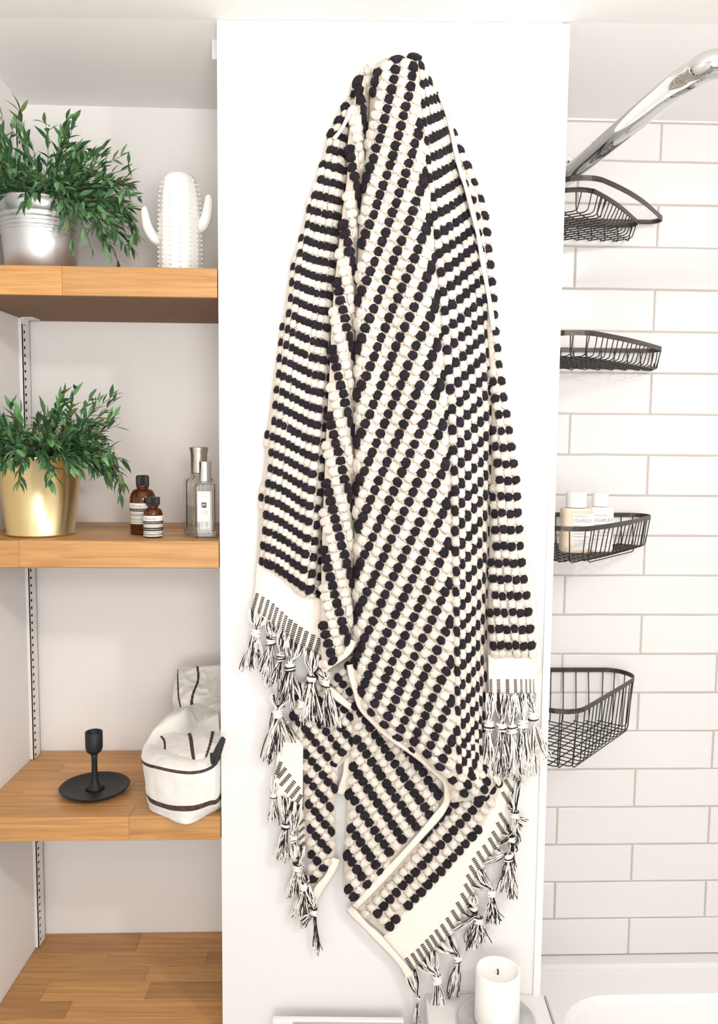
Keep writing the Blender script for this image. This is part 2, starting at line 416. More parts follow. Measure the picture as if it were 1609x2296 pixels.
# ------------------------------------------------------------------ potted plants
def leaf_mesh(name, m, L, w, fold, curl):
    pr = [(0, 0.10), (0.2, 0.65), (0.42, 1.0), (0.66, 0.75), (0.86, 0.32), (1.0, 0.0)]
    vs = []; fs = []
    for (t, ww) in pr:
        zc = -curl * L * t * t
        for s_ in (-1, 0, 1): vs.append((t * L, s_ * ww * w, zc + abs(s_) * fold * ww * w))
    for i in range(len(pr) - 1):
        for j in (0, 1): a = i * 3 + j; fs.append((a, a + 1, a + 4, a + 3))
    me = bpy.data.meshes.new(name); me.from_pydata(vs, [], fs); me.materials.append(m)
    me.polygons.foreach_set('use_smooth', [True] * len(fs)); me.update()
    return me, vs, fs
LEAVES = [leaf_mesh('leaf', m, L, w, f, c) for m, L, w, f, c in ((M_leafA, 0.026, 0.0034, 0.3, 0.1), (M_leafB, 0.024, 0.0031, 0.5, 0.2), (M_leafA, 0.022, 0.0041, 0.2, 0.3), (M_leafC, 0.023, 0.0030, 0.4, 0.1), (M_leafB, 0.027, 0.0034, 0.3, 0.3))]
def potted(name_label, cx, cy, z, pot_prof, pot_mat, rim_r, rim_z, stems, seed, clampx, extra):
    r = random.Random(seed)
    t = thing('potted_plant', (cx, cy, z), name_label, 'potted plant')
    pot = MB().lathe(pot_prof, (cx, cy, z), 64).build('pot', pot_mat, t, smooth=True)
    MB().lathe([(0.001, rim_z - 0.02), (rim_r * 0.93, rim_z - 0.02), (rim_r * 0.93, rim_z - 0.014), (0.001, rim_z - 0.006)], (cx, cy, z), 24).build('soil', M_soil, t)
    st = MB(); fol = MB(); nleaf = 0; allm = []
    for k in range(stems):
        az = r.uniform(0, 2 * PI)
        inc, Ln, az2 = extra(r, k)
        if az2 is not None: az = az2
        r0 = rim_r * 0.75 * math.sqrt(r.random())
        p = Vector((cx + r0 * math.cos(az), cy + r0 * math.sin(az), z + rim_z - 0.012))
        d = Vector((math.cos(az) * math.sin(inc), math.sin(az) * math.sin(inc), math.cos(inc)))
        pts = [p.copy()]; n = 9
        droop = r.uniform(0.2, 0.85) * (0.25 + inc)
        for i in range(n):
            d = (d + Vector((0, 0, -1)) * droop * 0.16 + Vector((r.uniform(-.1, .1), r.uniform(-.1, .1), r.uniform(-.1, .1)))).normalized()
            q = pts[-1] + d * Ln / n
            q.x = min(max(q.x, clampx[0]), clampx[1] - 0.012); q.y = min(q.y, back_y(q.x) - 0.012)
            # keep outside the pot wall and above the shelf
            rr = math.hypot(q.x - cx, q.y - cy)
            if q.z < z + rim_z and rr < rim_r + 0.004:
                q.z = z + rim_z + 0.001
            q.z = max(q.z, z + 0.006)
            pts.append(q)
        st.tube(pts, [lerp(0.0009, 0.0004, i / n) for i in range(n + 1)], 4)
        for i in range(2, n + 1):
            for s_ in ((-1, 1) if i < n else (-1, 0, 1)):
                if r.random() < 0.12: continue
                tdir = (pts[i] - pts[i - 1]).normalized()
                side = tdir.cross(Vector((r.uniform(-1, 1), r.uniform(-1, 1), r.uniform(-.2, 1)))).normalized()
                ld = (tdir + side * s_ * r.uniform(0.35, 0.9)).normalized()
                yax = Vector((0, 0, 1)).cross(ld)
                yax = (yax + Vector((r.uniform(-.6, .6), r.uniform(-.6, .6), r.uniform(-.6, .6)))).normalized()
                zax = ld.cross(yax).normalized(); yax = zax.cross(ld)
                sc = r.uniform(0.75, 1.15)
                mx = Matrix((ld, yax, zax)).transposed().to_4x4() @ Matrix.Scale(sc, 4)
                mx.translation = pts[i]
                tipp = pts[i] + ld * 0.027
                if tipp.x < LW + 0.004 or tipp.x > clampx[1] or tipp.y > back_y(tipp.x) - 0.004 or tipp.z < z + 0.002: continue
                tr = math.hypot(tipp.x - cx, tipp.y - cy)
                if tipp.z < z + rim_z and tr < rim_r + 0.002: continue
                wts = [3, 3, 2, 1.2 if i < n - 1 else 3, 3]
                allm.append((pts[i].y, r.choices(range(5), wts)[0], mx))
    allm.sort(key=lambda a: a[0])
    for i, (_, v, mx) in enumerate(allm):
        if i < 290:
            o = bpy.data.objects.new('leaf', LEAVES[v][0]); COL.objects.link(o); o.parent = t
            m2 = mx.copy(); m2.translation = mx.translation - Vector((cx, cy, z)); o.matrix_basis = m2
        else:
            fol.add([mx @ Vector(q) for q in LEAVES[v][1]], LEAVES[v][2], 0 if v in (0, 2) else (1 if v in (1, 4) else 2))
    st.build('stems', M_stem, t, props={'kind': 'stuff'})
    if fol.v: fol.build('foliage', [M_leafA, M_leafB, M_leafC], t, props={'kind': 'stuff'}, smooth=True)
    return t
# zinc pot
cactus_x = W(404, 600, 1.335).x
cy1 = 1.335; c1 = H(92, 0, 1.8); c1x = W(93, 600, cy1).x
pz = 1.8005
prof = [(0.001, 0), (0.050, 0), (0.0535, 0.002), (0.0575, 0.066)]
for zz in (0.074, 0.080, 0.0875, 0.094, 0.104):
    prof += [(0.0575 + (zz - 0.066) * 0.12 - 0.0002, zz), (0.0575 + (zz - 0.066) * 0.12 + 0.0013, zz + 0.0022), (0.0575 + (zz - 0.066) * 0.12 - 0.0002, zz + 0.0044)]
prof += [(0.0660, 0.128), (0.0682, 0.1295), (0.0682, 0.1325), (0.0660, 0.1335), (0.0645, 0.130), (0.060, 0.10), (0.001, 0.10)]
prof = [(a, b * 0.885) for a, b in prof]
def ex1(r, k):
    if k % 3 == 0: return r.uniform(0.5, 1.35), r.uniform(0.10, 0.150), r.uniform(-1.3, 0.9)
    if k % 9 == 1: return r.uniform(1.0, 1.5), r.uniform(0.12, 0.17), r.uniform(-0.9, 0.4)
    return r.uniform(0.05, 1.25), r.uniform(0.075, 0.128), None
potted('leafy green plant in a silver zinc pot on the topmost shelf', c1x, cy1, pz, prof, M_zinc, 0.0665, 0.118, 120, 11, (LW + 0.02, cactus_x - 0.066), ex1)
# brass pot
cy2 = 1.305; c2x = W(92, 1190, cy2).x; pz = 1.3925
prof = [(0.001, 0), (0.050, 0), (0.0528, 0.0015), (0.0528, 0.004), (0.0515, 0.0055), (0.0670, 0.1225), (0.0688, 0.1235), (0.0688, 0.1260), (0.0665, 0.1268), (0.0648, 0.122), (0.060, 0.09), (0.001, 0.09)]
def ex2(r, k):
    if k % 3 == 0: return r.uniform(0.6, 1.35), r.uniform(0.080, 0.115), r.uniform(-1.6, 0.6)
    if k % 11 == 1: return r.uniform(0.3, 0.7), r.uniform(0.115, 0.13), r.uniform(-0.4, 0.4)
    return r.uniform(0.2, 1.45), r.uniform(0.055, 0.090), None
potted('leafy green plant in a golden brass pot on the second shelf', c2x, cy2, pz, prof, M_brass, 0.0675, 0.126, 105, 5, (LW + 0.02, W(272, 1000, 1.30).x), ex2)

# ------------------------------------------------------------------ ceramic cactus
cy = 1.335; cx = W(404, 600, cy).x; cz = 1.8005
t = thing('cactus_ornament', (cx, cy, cz), 'white glazed ceramic cactus with two arms on the topmost shelf', 'ornament')
def flute(r, z, a): return r * (1 + 0.006 * math.cos(14 * a))
prof = [(0.001, 0), (0.032, 0), (0.0335, 0.002), (0.0340, 0.04), (0.0335, 0.09), (0.0320, 0.125), (0.0290, 0.145), (0.0262, 0.156), (0.0225, 0.1625), (0.0150, 0.1660), (0.006, 0.1670), (0.001, 0.1672)]
MB().lathe(prof, (cx, cy, cz), 84, fn=flute).build('trunk', M_ceram, t, smooth=True)
def arm(pts, rads):
    P = smooth_path(pts, 6); Rr = [x[0] for x in smooth_path([(r,) for r in rads], 6)]
    return MB().tube(P, Rr, 20)
zz = cz
al = arm([(cx - 0.028, cy, zz + 0.060), (cx - 0.040, cy - .004, zz + 0.066), (cx - 0.050, cy - .006, zz + 0.082), (cx - 0.0545, cy - .006, zz + 0.103), (cx - 0.0545, cy - .006, zz + 0.112), (cx - 0.0545, cy - .006, zz + 0.1150)], [0.0085, 0.0085, 0.0080, 0.0065, 0.0040, 0.0008])
al.build('arm', M_ceram, t, smooth=True)
ar = arm([(cx + 0.028, cy, zz + 0.084), (cx + 0.036, cy - .002, zz + 0.087), (cx + 0.043, cy - .004, zz + 0.100), (cx + 0.0465, cy - .004, zz + 0.120), (cx + 0.0470, cy - .004, zz + 0.131), (cx + 0.0470, cy - .004, zz + 0.1345)], [0.0095, 0.0095, 0.0085, 0.0070, 0.0050, 0.0008])
ar.build('arm', M_ceram, t, smooth=True)
sp = MB()
for k in range(14):
    a = 2 * PI * k / 14
    for i in range(21):
        h = 0.006 + i * 0.0072 + (0.0036 if k % 2 else 0)
        rr = interp(h, [(z_, r_) for (r_, z_) in prof[2:]]) * 1.014
        p = Vector((cx + rr * math.cos(a), cy + rr * math.sin(a), cz + h)); d = Vector((math.cos(a), math.sin(a), 0.2))
        sp.tube([p - d * 0.0006, p + d * 0.0012, p + d * 0.0019], [0.0021, 0.0014, 0.0004], 6)
sp.build('spines', M_ceram, t, smooth=True, props={'kind': 'stuff'})

# ------------------------------------------------------------------ text helper
def text_mesh(body, size, width=None):
    c = bpy.data.curves.new('lettering', 'FONT'); c.body = body; c.size = size; c.align_x = 'LEFT'; c.extrude = 0.0; c.resolution_u = 3
    o = bpy.data.objects.new('tmp', c); COL.objects.link(o)
    bpy.context.view_layer.update()
    me = bpy.data.meshes.new_from_object(o.evaluated_get(bpy.context.evaluated_depsgraph_get()))
    vs = [tuple(v.co) for v in me.vertices]; fs = [tuple(p.vertices) for p in me.polygons]
    bpy.data.objects.remove(o); bpy.data.curves.remove(c); bpy.data.meshes.remove(me)
    if width and vs:
        w = max(v[0] for v in vs) - min(v[0] for v in vs); k = width / w
        vs = [(v[0] * k, v[1], v[2]) for v in vs]
    return vs, fs
def place_text(mb, body, size, fn, x=0, y=0, width=None, m=0):
    """fn maps label coordinates (right, up) to room points"""
    vs, fs = text_mesh(body, size, width)
    mb.add([fn(x + v[0], y + v[1]) for v in vs], fs, m)
def fake_lines(mb, fn, x0, x1, y, h, r, m=0):
    """tiny illegible words"""
    x = x0
    while x < x1:
        w = min(r.uniform(1.5, 5) * h, x1 - x)
        mb.add([fn(x, y), fn(x + w, y), fn(x + w, y + h), fn(x, y + h)], [(0, 1, 2, 3)], m); x += w + h * 0.8

# ------------------------------------------------------------------ amber bottles
def amber(cx, cy, z, rb, hb, hs, rn, hn, rc, hc, label_lo, label_hi, lab, seed, cap_round):
    t = thing('amber_bottle', (cx, cy, z), lab, 'bottle', 'amber apothecary bottles')
    prof = [(0.001, 0), (rb - 0.003, 0), (rb - 0.0008, 0.0008), (rb, 0.003), (rb, hb)]
    for i in range(1, 8):
        a = PI / 2 * i / 7; prof.append((rn + (rb - rn) * math.cos(a) ** 0.9, hb + (hs - hb) * math.sin(a)))
    prof += [(rn, hs + 0.002), (rn + 0.0012, hs + 0.003), (rn + 0.0012, hs + 0.0045), (rn, hn), (rn - 0.002, hn)]
    inner = [(max(r - 0.0016, 0.001), max(zz_, 0.003)) for (r, zz_) in reversed(prof[1:])]
    MB().lathe(prof + inner, (cx, cy, z), 48).build('glass_body', M_amber, t, smooth=True)
    liq = [(0.001, 0.0032), (rb - 0.0022, 0.0032), (rb - 0.0022, label_lo + 0.3 * (label_hi - label_lo)), (0.001, label_lo + 0.3 * (label_hi - label_lo))]
    MB().lathe(liq, (cx, cy, z), 32).build('liquid', mat('dark_oil', (0.02, 0.008, 0.004), 0.2), t, smooth=False)
    fr = lambda r, z_, a: r * (1 + (0.03 if r > rc * 0.9 else 0) * math.cos(36 * a))
    c0 = hs + 0.005
    cp = [(0.001, c0), (rc * 0.97, c0), (rc, c0 + 0.0006), (rc * 0.99, c0 + 0.0022), (rc * 0.95, c0 + 0.0026), (rc, c0 + 0.0034), (rc, c0 + hc - (0.004 if cap_round else 0.001)),
          (rc * (0.93 if cap_round else 0.97), c0 + hc - (0.0012 if cap_round else 0.0002)), (rc * 0.8, c0 + hc), (0.001, c0 + hc)]
    MB().lathe(cp, (cx, cy, z), 144, fn=fr).build('screw_cap', M_black, t, smooth=False)
    # wrap-around label facing the room
    rl = rb + 0.00035; a_c = math.atan2(-cy, -cx) ; half = rl * 1.75
    face = math.atan2(EYE.y - cy, EYE.x - cx)
    def fn(off):
        def g(x, y): 
            a = face + x / rl
            return (cx + (rl + off) * math.cos(a), cy + (rl + off) * math.sin(a), z + y)
        return g
    lb = MB(); n = 24
    vs = []; 
    for i in range(n + 1):
        x = -half + 2 * half * i / n; vs += [fn(0)(x, label_lo), fn(0)(x, label_hi)]
    lb.add(vs, [(2 * i, 2 * i + 2, 2 * i + 3, 2 * i + 1) for i in range(n)])
    pl = lb.build('paper_label', M_label, t, smooth=True)
    h = label_hi - label_lo; ink = MB(); r = random.Random(seed)
    def strip(y0, y1):
        vs = []
        for i in range(n + 1):
            x = -half + 0.0006 + 2 * (half - 0.0006) * i / n; vs += [fn(.00015)(x, y0), fn(.00015)(x, y1)]
        ink.add(vs, [(2 * i, 2 * i + 2, 2 * i + 3, 2 * i + 1) for i in range(n)], 0)
    L = label_lo
    for (a, b) in ((0.60, 0.745), (0.40, 0.455), (0.20, 0.25), (0.055, 0.10)) if hb > 0.04 else ((0.60, 0.745), (0.27, 0.44), (0.06, 0.12)):
        strip(L + a * h, L + b * h)
        fake_lines(ink, fn(.0003), -half + 0.002, half * 0.55, L + (a + b) / 2 * h - 0.0003, 0.0006, r, 1)
    lines = (0.555, 0.51, 0.475, 0.365, 0.325, 0.285, 0.165, 0.13) if hb > 0.04 else (0.55, 0.51, 0.475, 0.225, 0.19, 0.155)
    for f in lines: fake_lines(ink, fn(.00015), -half + 0.001, half - 0.002, L + f * h, 0.00045, r, 0)
    place_text(ink, 'Aesop.', h * 0.23, fn(.0002), x=-half * 0.56, y=L + 0.805 * h, m=2)
    place_text(ink, '-', h * 0.2, fn(.0002), x=-half * 0.56 + h * 0.165, y=L + 0.895 * h, m=2)
    ink.build('printing', [M_ink, M_label, M_grey], pl)
amy = 1.325; ax = W(321, 1190, amy).x
amber(ax, amy, 1.3925, 0.0208, 0.054, 0.074, 0.0092, 0.082, 0.0102, 0.0170, 0.018, 0.0515, 'larger amber glass bottle with black cap, behind the small one', 3, True)
bmy = 1.280; bx = W(343.5, 1195, bmy).x
amber(bx, bmy, 1.3925, 0.0148, 0.036, 0.0465, 0.0078, 0.053, 0.0106, 0.0125, 0.0025, 0.0350, 'smaller amber glass bottle with black cap, in front of the larger one', 4, False)

# ------------------------------------------------------------------ perfume bottles
def prism(c, hx, hy, ch, z0, z1, rot=0.0):
    pts = [(hx - ch, -hy), (hx, -hy + ch), (hx, hy - ch), (hx - ch, hy), (-hx + ch, hy), (-hx, hy - ch), (-hx, -hy + ch), (-hx + ch, -hy)]
    co, si = math.cos(rot), math.sin(rot)
    return [(c[0] + co * x - si * y, c[1] + si * x + co * y, z0) for x, y in pts], [(c[0] + co * x - si * y, c[1] + si * x + co * y, z1) for x, y in pts]
def bottle_prism(c, hx, hy, ch, levels, rot=0.0, mirror_in=0.003, zbot=0.006):
    """levels: list of (scale, z)"""
    mb = MB(); rings = []
    for (s_, z) in levels:
        rings.append(prism((c[0], c[1]), hx * s_, hy * s_, ch * s_, c[2] + z, 0, rot)[0])
    ins = []
    for (s_, z) in reversed(levels[1:]):
        k = max(s_ - mirror_in / hx, 0.05)
        ins.append(prism((c[0], c[1]), hx * k, hy * k, ch * k, c[2] + max(z, zbot), 0, rot)[0])
    rings += ins; vs = sum(rings, []); fs = [tuple(range(7, -1, -1))]
    for k in range(len(rings) - 1):
        for i in range(8):
            j = (i + 1) % 8; fs.append((k * 8 + i, k * 8 + j, k * 8 + 8 + j, k * 8 + 8 + i))
    fs.append(tuple((len(rings) - 1) * 8 + i for i in range(8)))
    return mb.add(vs, fs)
fy = 1.282; fx = W(461, 1195, fy).x; fz = 1.3925
t = thing('perfume_bottle', (fx, fy, fz), 'clear square perfume bottle with silver cap and cream label, in front', 'perfume bottle', 'perfume bottles')
bottle_prism((fx, fy, fz), 0.0163, 0.0163, 0.005, [(0.96, 0), (1, 0.001), (1, 0.082), (0.92, 0.0855), (0.5, 0.086), (0.48, 0.089)], 0.12, 0.0035, 0.010).build('glass_body', M_glass, t)
MB().lathe([(0.001, 0.0895), (0.0092, 0.0895), (0.0097, 0.090), (0.0097, 0.1195), (0.0092, 0.1205), (0.001, 0.1205)], (fx, fy, fz), 40).build('silver_cap', mat('silver_cap_metal', (0.75, 0.75, 0.75), 0.12, 1.0), t, smooth=False)
MB().tube([(fx, fy, fz + 0.089), (fx, fy, fz + 0.014)], 0.0008, 6).build('dip_tube', M_cap, t)
co, si = math.cos(0.12), math.sin(0.12)
def fnl(x, y, off=0.0003):
    X, Yy = x - 0.0015, -0.0163 - off
    return (fx + co * X - si * Yy, fy + si * X + co * Yy, fz + y)
pl = MB().add([fnl(-0.0100, 0.027), fnl(0.0100, 0.027), fnl(0.0100, 0.0745), fnl(-0.0100, 0.0745)], [(0, 1, 2, 3)]).build('paper_label', M_label, t)
ink = MB(); fk = lambda x, y: fnl(x, y, 0.0005)
for (a, b, c, d) in ((-.0092, -.0090, .028, .0735), (.0090, .0092, .028, .0735), (-.0092, .0092, .028, .0282), (-.0092, .0092, .0733, .0735)):
    ink.add([fk(a, c), fk(b, c), fk(b, d), fk(a, d)], [(0, 1, 2, 3)], 1)
ink.add([fk(-.0040, .0488), fk(.0040, .0488), fk(.0040, .0570), fk(-.0040, .0570)], [(0, 1, 2, 3)], 0)
place_text(ink, 'JM', 0.0066, lambda x, y: fnl(x, y, .0007), -0.0033, 0.0508, 0.0062, 2)
place_text(ink, 'JO MALONE', 0.0021, fk, -0.0062, 0.0652, 0.0125, 1); place_text(ink, 'LONDON', 0.0013, fk, -0.0022, 0.0630, 0.0045, 1)
place_text(ink, 'Wood Sage', 0.0023, fk, -0.0055, 0.0425, 0.0112, 1); place_text(ink, '& Sea Salt', 0.0023, fk, -0.0055, 0.0402, 0.0112, 1); place_text(ink, 'Cologne', 0.0020, fk, -0.0038, 0.0375, 0.0078, 1)
ink.build('printing', [M_brown, M_grey, M_label], pl)
gy = 1.335; gx = W(447, 1190, gy).x
t = thing('perfume_bottle', (gx, gy, fz), 'taller fluted glass perfume bottle with flared champagne cap, at the back', 'perfume bottle', 'perfume bottles')
bottle_prism((gx, gy, fz), 0.0232, 0.0190, 0.008, [(0.95, 0), (1, 0.0015), (1, 0.083), (0.95, 0.089), (0.62, 0.0965), (0.58, 0.099)], 0.35, 0.0035, 0.009).build('glass_body', M_glass, t)
m1 = MB()
for (s_, z0, z1) in ((0.82, 0.0095, 0.045),):
    a, b = prism((gx, gy), 0.0232 * s_, 0.0190 * s_, 0.0065, fz + z0, fz + z1, 0.35)
    m1.add(a + b, [tuple(range(7, -1, -1)), tuple(range(8, 16))] + [(i, (i + 1) % 8, 8 + (i + 1) % 8, 8 + i) for i in range(8)])
m1.build('liquid', mat('pale_cologne', (0.92, 0.86, 0.70), 0.02, 0, 0.9, 1.33), t)
MB().lathe([(0.001, 0.0995), (0.0128, 0.0995), (0.0132, 0.101), (0.0135, 0.130), (0.0145, 0.137), (0.0155, 0.1405), (0.0153, 0.1420), (0.0142, 0.1425), (0.001, 0.141)], (gx, gy, fz), 40).build('flared_cap', M_cham, t, smooth=True)

# ------------------------------------------------------------------ candle holder
hy = 1.318; hz = 0.956; hx = W(213, 1780, hy).x
t = thing('candle_holder', (hx, hy, hz), 'black cast candle holder with round dish on the third shelf', 'candle holder')
MB().lathe([(0.001, 0), (0.034, 0), (0.045, 0.003), (0.0555, 0.0095), (0.0572, 0.0118), (0.0565, 0.0125), (0.050, 0.0098), (0.036, 0.0065), (0.022, 0.0058), (0.001, 0.0058)], (hx, hy, hz), 72).build('dish', M_cast, t, smooth=True)
MB().lathe([(0.001, 0.0059), (0.0160, 0.0062), (0.0105, 0.010), (0.0068, 0.016), (0.0052, 0.026), (0.0047, 0.045), (0.0048, 0.060), (0.0062, 0.0665), (0.001, 0.0665)], (hx, hy, hz), 40).build('stem', M_cast, t, smooth=True)
MB().lathe([(0.001, 0.0666), (0.0066, 0.067), (0.0118, 0.071), (0.0138, 0.0765), (0.0141, 0.083), (0.0141, 0.1045), (0.0128, 0.1052), (0.0112, 0.1045), (0.0108, 0.085), (0.001, 0.084)], (hx, hy, hz), 48).build('cup', M_cast, t, smooth=True)

# ------------------------------------------------------------------ striped cotton bag
bag = thing('drawstring_bag', (-0.28, 1.31, 0.956), 'slumped white cotton drawstring bag with dark brown stripes on the third shelf', 'bag')
rb_ = random.Random(21)
def nz(p, s=1.0, seed=0):
    from mathutils import noise
    return noise.noise(Vector(p) * s + Vector((seed * 3.1, seed * 1.7, 0)))
def loft_bag(rings, stripes, thick_mat, name, parent, nsub=10, noise_amp=0.003, nscale=28):
    """rings: list of lists of (x, y, z); interpolated with splines around and upwards"""
    base = []
    for rg in rings:
        cl = rg + [rg[0]]; P = [rg[-1]] + rg + [rg[0], rg[1]]; out = []
        for i in range(1, len(P) - 2):
            for k in range(10):
                tt = k / 10
                out.append(tuple(0.5 * ((2 * b) + (-a + c) * tt + (2 * a - 5 * b + 4 * c - d) * tt * tt + (-a + 3 * b - 3 * c + d) * tt ** 3) for a, b, c, d in zip(P[i - 1], P[i], P[i + 1], P[i + 2])))
        base.append([p for p in out])
    n = len(base[0]); cols = []
    for i in range(n): cols.append(smooth_path([base[k][i] for k in range(len(base))], nsub))
    rows = len(cols[0]); mb = MB(); vs = []
    for r in range(rows):
        for i in range(n):
            p = Vector(cols[i][r]); k = nz(p, nscale, 1) * noise_amp * 0.6 + (0.25 - abs(nz(p, nscale * 0.9, 6))) * noise_amp * 0.9 + (0.2 - abs(nz(p, nscale * 2.2, 2))) * noise_amp * 0.6
            d = Vector((p.x - BC[0], p.y - BC[1], 0)).normalized() if (abs(p.x - BC[0]) + abs(p.y - BC[1])) > 1e-4 else Vector((0, 0, 1))
            w = min(1, r / 4)
            p = p + d * k * w + Vector((0, 0, k * 0.5 * w))
            if p.y > PIER_Y - 0.004: p.x = min(p.x, PX0 - 0.0015)
            vs.append(tuple(p))
    fs = []; ms = []
    for r in range(rows - 1):
        v = (r + 0.5) / (rows - 1)
        for i in range(n):
            j = (i + 1) % n
            mb_f = (r * n + i, r * n + j, r * n + n + j, r * n + n + i)
            fs.append(mb_f); ms.append(1 if stripes(v, (i + 0.5) / n) else 0)
    fs.append(tuple(range(n - 1, -1, -1))); ms.append(0); fs.append(tuple((rows - 1) * n + i for i in range(n))); ms.append(0)
    mb.add(vs, fs); mb.m = ms
    return mb.build(name, [M_cotton, M_stripe], parent, smooth=True)
BC = (-0.275, 1.32)
def Z(v): return 0.956 + v
def pt(px, py, y): q = W(px, py, y); return (q.x, q.y, q.z)
E_ = PX0 - 0.003
foot = [pt(334, 1822, 1.262), pt(372, 1842, 1.228), (-0.262, 1.2055, Z(.0005)), (-0.236, 1.238, Z(.0005)), (E_, 1.275, Z(.0005)), (E_, 1.36, Z(.0005)), (E_, 1.43, Z(.0005)), (-0.26, 1.455, Z(.0005)), (-0.315, 1.42, Z(.0005)), (-0.335, 1.34, Z(.0005))]
foot = [(x, y, Z(.0008)) for (x, y, z) in foot]
ring2 = [pt(327, 1778, 1.262), pt(368, 1806, 1.222), pt(425, 1811, 1.205), pt(468, 1800, 1.215), (E_, 1.238, Z(.030)), (E_, 1.36, Z(.032)), (E_, 1.44, Z(.032)), (-0.265, 1.462, Z(.032)), (-0.322, 1.43, Z(.032)), (-0.343, 1.345, Z(.032))]
ring3 = [pt(320, 1718, 1.268), pt(360, 1738, 1.226), pt(425, 1748, 1.208), pt(470, 1738, 1.212), (E_, 1.236, Z(.082)), (E_, 1.36, Z(.084)), (E_, 1.44, Z(.084)), (-0.265, 1.462, Z(.084)), (-0.322, 1.43, Z(.084)), (-0.346, 1.345, Z(.082))]
ring4 = [pt(319, 1692, 1.275), pt(362, 1712, 1.232), pt(425, 1722, 1.215), pt(470, 1712, 1.218), (E_, 1.240, Z(.104)), (E_, 1.36, Z(.104)), (E_, 1.43, Z(.104)), (-0.265, 1.455, Z(.104)), (-0.318, 1.425, Z(.104)), (-0.342, 1.345, Z(.100))]
ring5 = [pt(337, 1668, 1.300), pt(372, 1685, 1.262), pt(425, 1700, 1.240), pt(465, 1692, 1.236), (E_, 1.26, Z(.120)), (E_, 1.36, Z(.128)), (E_, 1.41, Z(.126)), (-0.265, 1.43, Z(.126)), (-0.305, 1.405, Z(.124)), (-0.325, 1.345, Z(.120))]
ring6 = [pt(380, 1668, 1.335), pt(400, 1672, 1.32), pt(425, 1676, 1.31), pt(450, 1676, 1.30), (E_ - .004, 1.31, Z(.128)), (E_ - .004, 1.35, Z(.134)), (E_ - .01, 1.38, Z(.133)), (-0.265, 1.39, Z(.132)), (-0.285, 1.38, Z(.130)), (-0.295, 1.35, Z(.128))]
BOT = {'a': (0.335, 0.385), 'b': (0.185, 0.235)}
loft_bag([foot, ring2, ring3, ring4, ring5, ring6], lambda v, u: 0.170 < v < 0.212 or 0.462 < v < 0.53, None, 'bag_body', bag, nsub=12, noise_amp=0.0045)
# folded-over top, wrapping over the body
def drape(grid, stripes, name, parent, thickness=0.0018, sub=20, amp=0.003, seed=0):
    """grid: rows of room points; a doubled cloth sheet through them"""
    rows = [smooth_path(r, sub) for r in grid]
    cols = list(zip(*rows)); cols = [smooth_path(list(c), sub) for c in cols]
    nu = len(cols); nv = len(cols[0]); vs = []
    for i in range(nu):
        for j in range(nv):
            p = Vector(cols[i][j]); e = min(i, nu - 1 - i, j, nv - 1 - j) / 4; e = min(1, e + 0.3)
            k = (0.5 * nz(p, 30, seed) + (0.25 - abs(nz(p, 26, seed + 2))) * 1.3 + (0.2 - abs(nz(p, 60, seed + 5))) * 0.8) * amp * e
            q = p + Vector((k * 0.3, -k, k * 0.5))
            if q.y > PIER_Y - 0.004: q.x = min(q.x, PX0 - 0.0015)
            q.y = min(q.y, back_y(q.x) - 0.003)
            vs.append(tuple(q))
    mb = MB(); fs = []; ms = []
    for i in range(nu - 1):
        for j in range(nv - 1):
            fs.append((i * nv + j, i * nv + j + 1, i * nv + nv + j + 1, i * nv + nv + j)); ms.append(1 if stripes((i + .5) / nu, (j + .5) / nv) else 0)
    mb.add(vs, fs); mb.m = ms
    o = mb.build(name, [M_cotton, M_stripe], parent, smooth=True)
    s_ = o.modifiers.new('cloth thickness', 'SOLIDIFY'); s_.thickness = thickness
    return o
top = [[pt(333, 1662, 1.335), pt(352, 1645, 1.345), pt(378, 1634, 1.36), pt(415, 1634, 1.36), pt(445, 1618, 1.34), pt(488, 1600, 1.31)],
       [pt(345, 1676, 1.300), pt(368, 1660, 1.305), pt(392, 1652, 1.312), pt(425, 1650, 1.308), pt(458, 1640, 1.295), pt(492, 1640, 1.285)],
       [pt(348, 1692, 1.272), pt(370, 1690, 1.262), pt(398, 1684, 1.262), pt(430, 1682, 1.256), pt(462, 1672, 1.250), pt(492, 1665, 1.252)],
       [pt(360, 1703, 1.250), pt(378, 1710, 1.242), pt(405, 1710, 1.236), pt(434, 1706, 1.230), pt(458, 1708, 1.226), pt(480, 1700, 1.224)],
       [pt(372, 1708, 1.246), pt(390, 1714, 1.236), pt(414, 1716, 1.229), pt(436, 1718, 1.223), pt(456, 1728, 1.218), pt(476, 1722, 1.216)]]
def st_top(u, v):
    return (abs(u - 0.20) < 0.020 and v < 0.72) or (abs(u - 0.60) < 0.026 and v < 0.75) or (abs(u - (0.36 + 0.25 * (v - 0.8))) < 0.016 and v > 0.86) or (abs(u - 0.84 - 0.2 * (0.5 - v)) < 0.02 and 0.25 < v < 0.7)
drape(top, st_top, 'folded_flap', bag, amp=0.0045, seed=3)
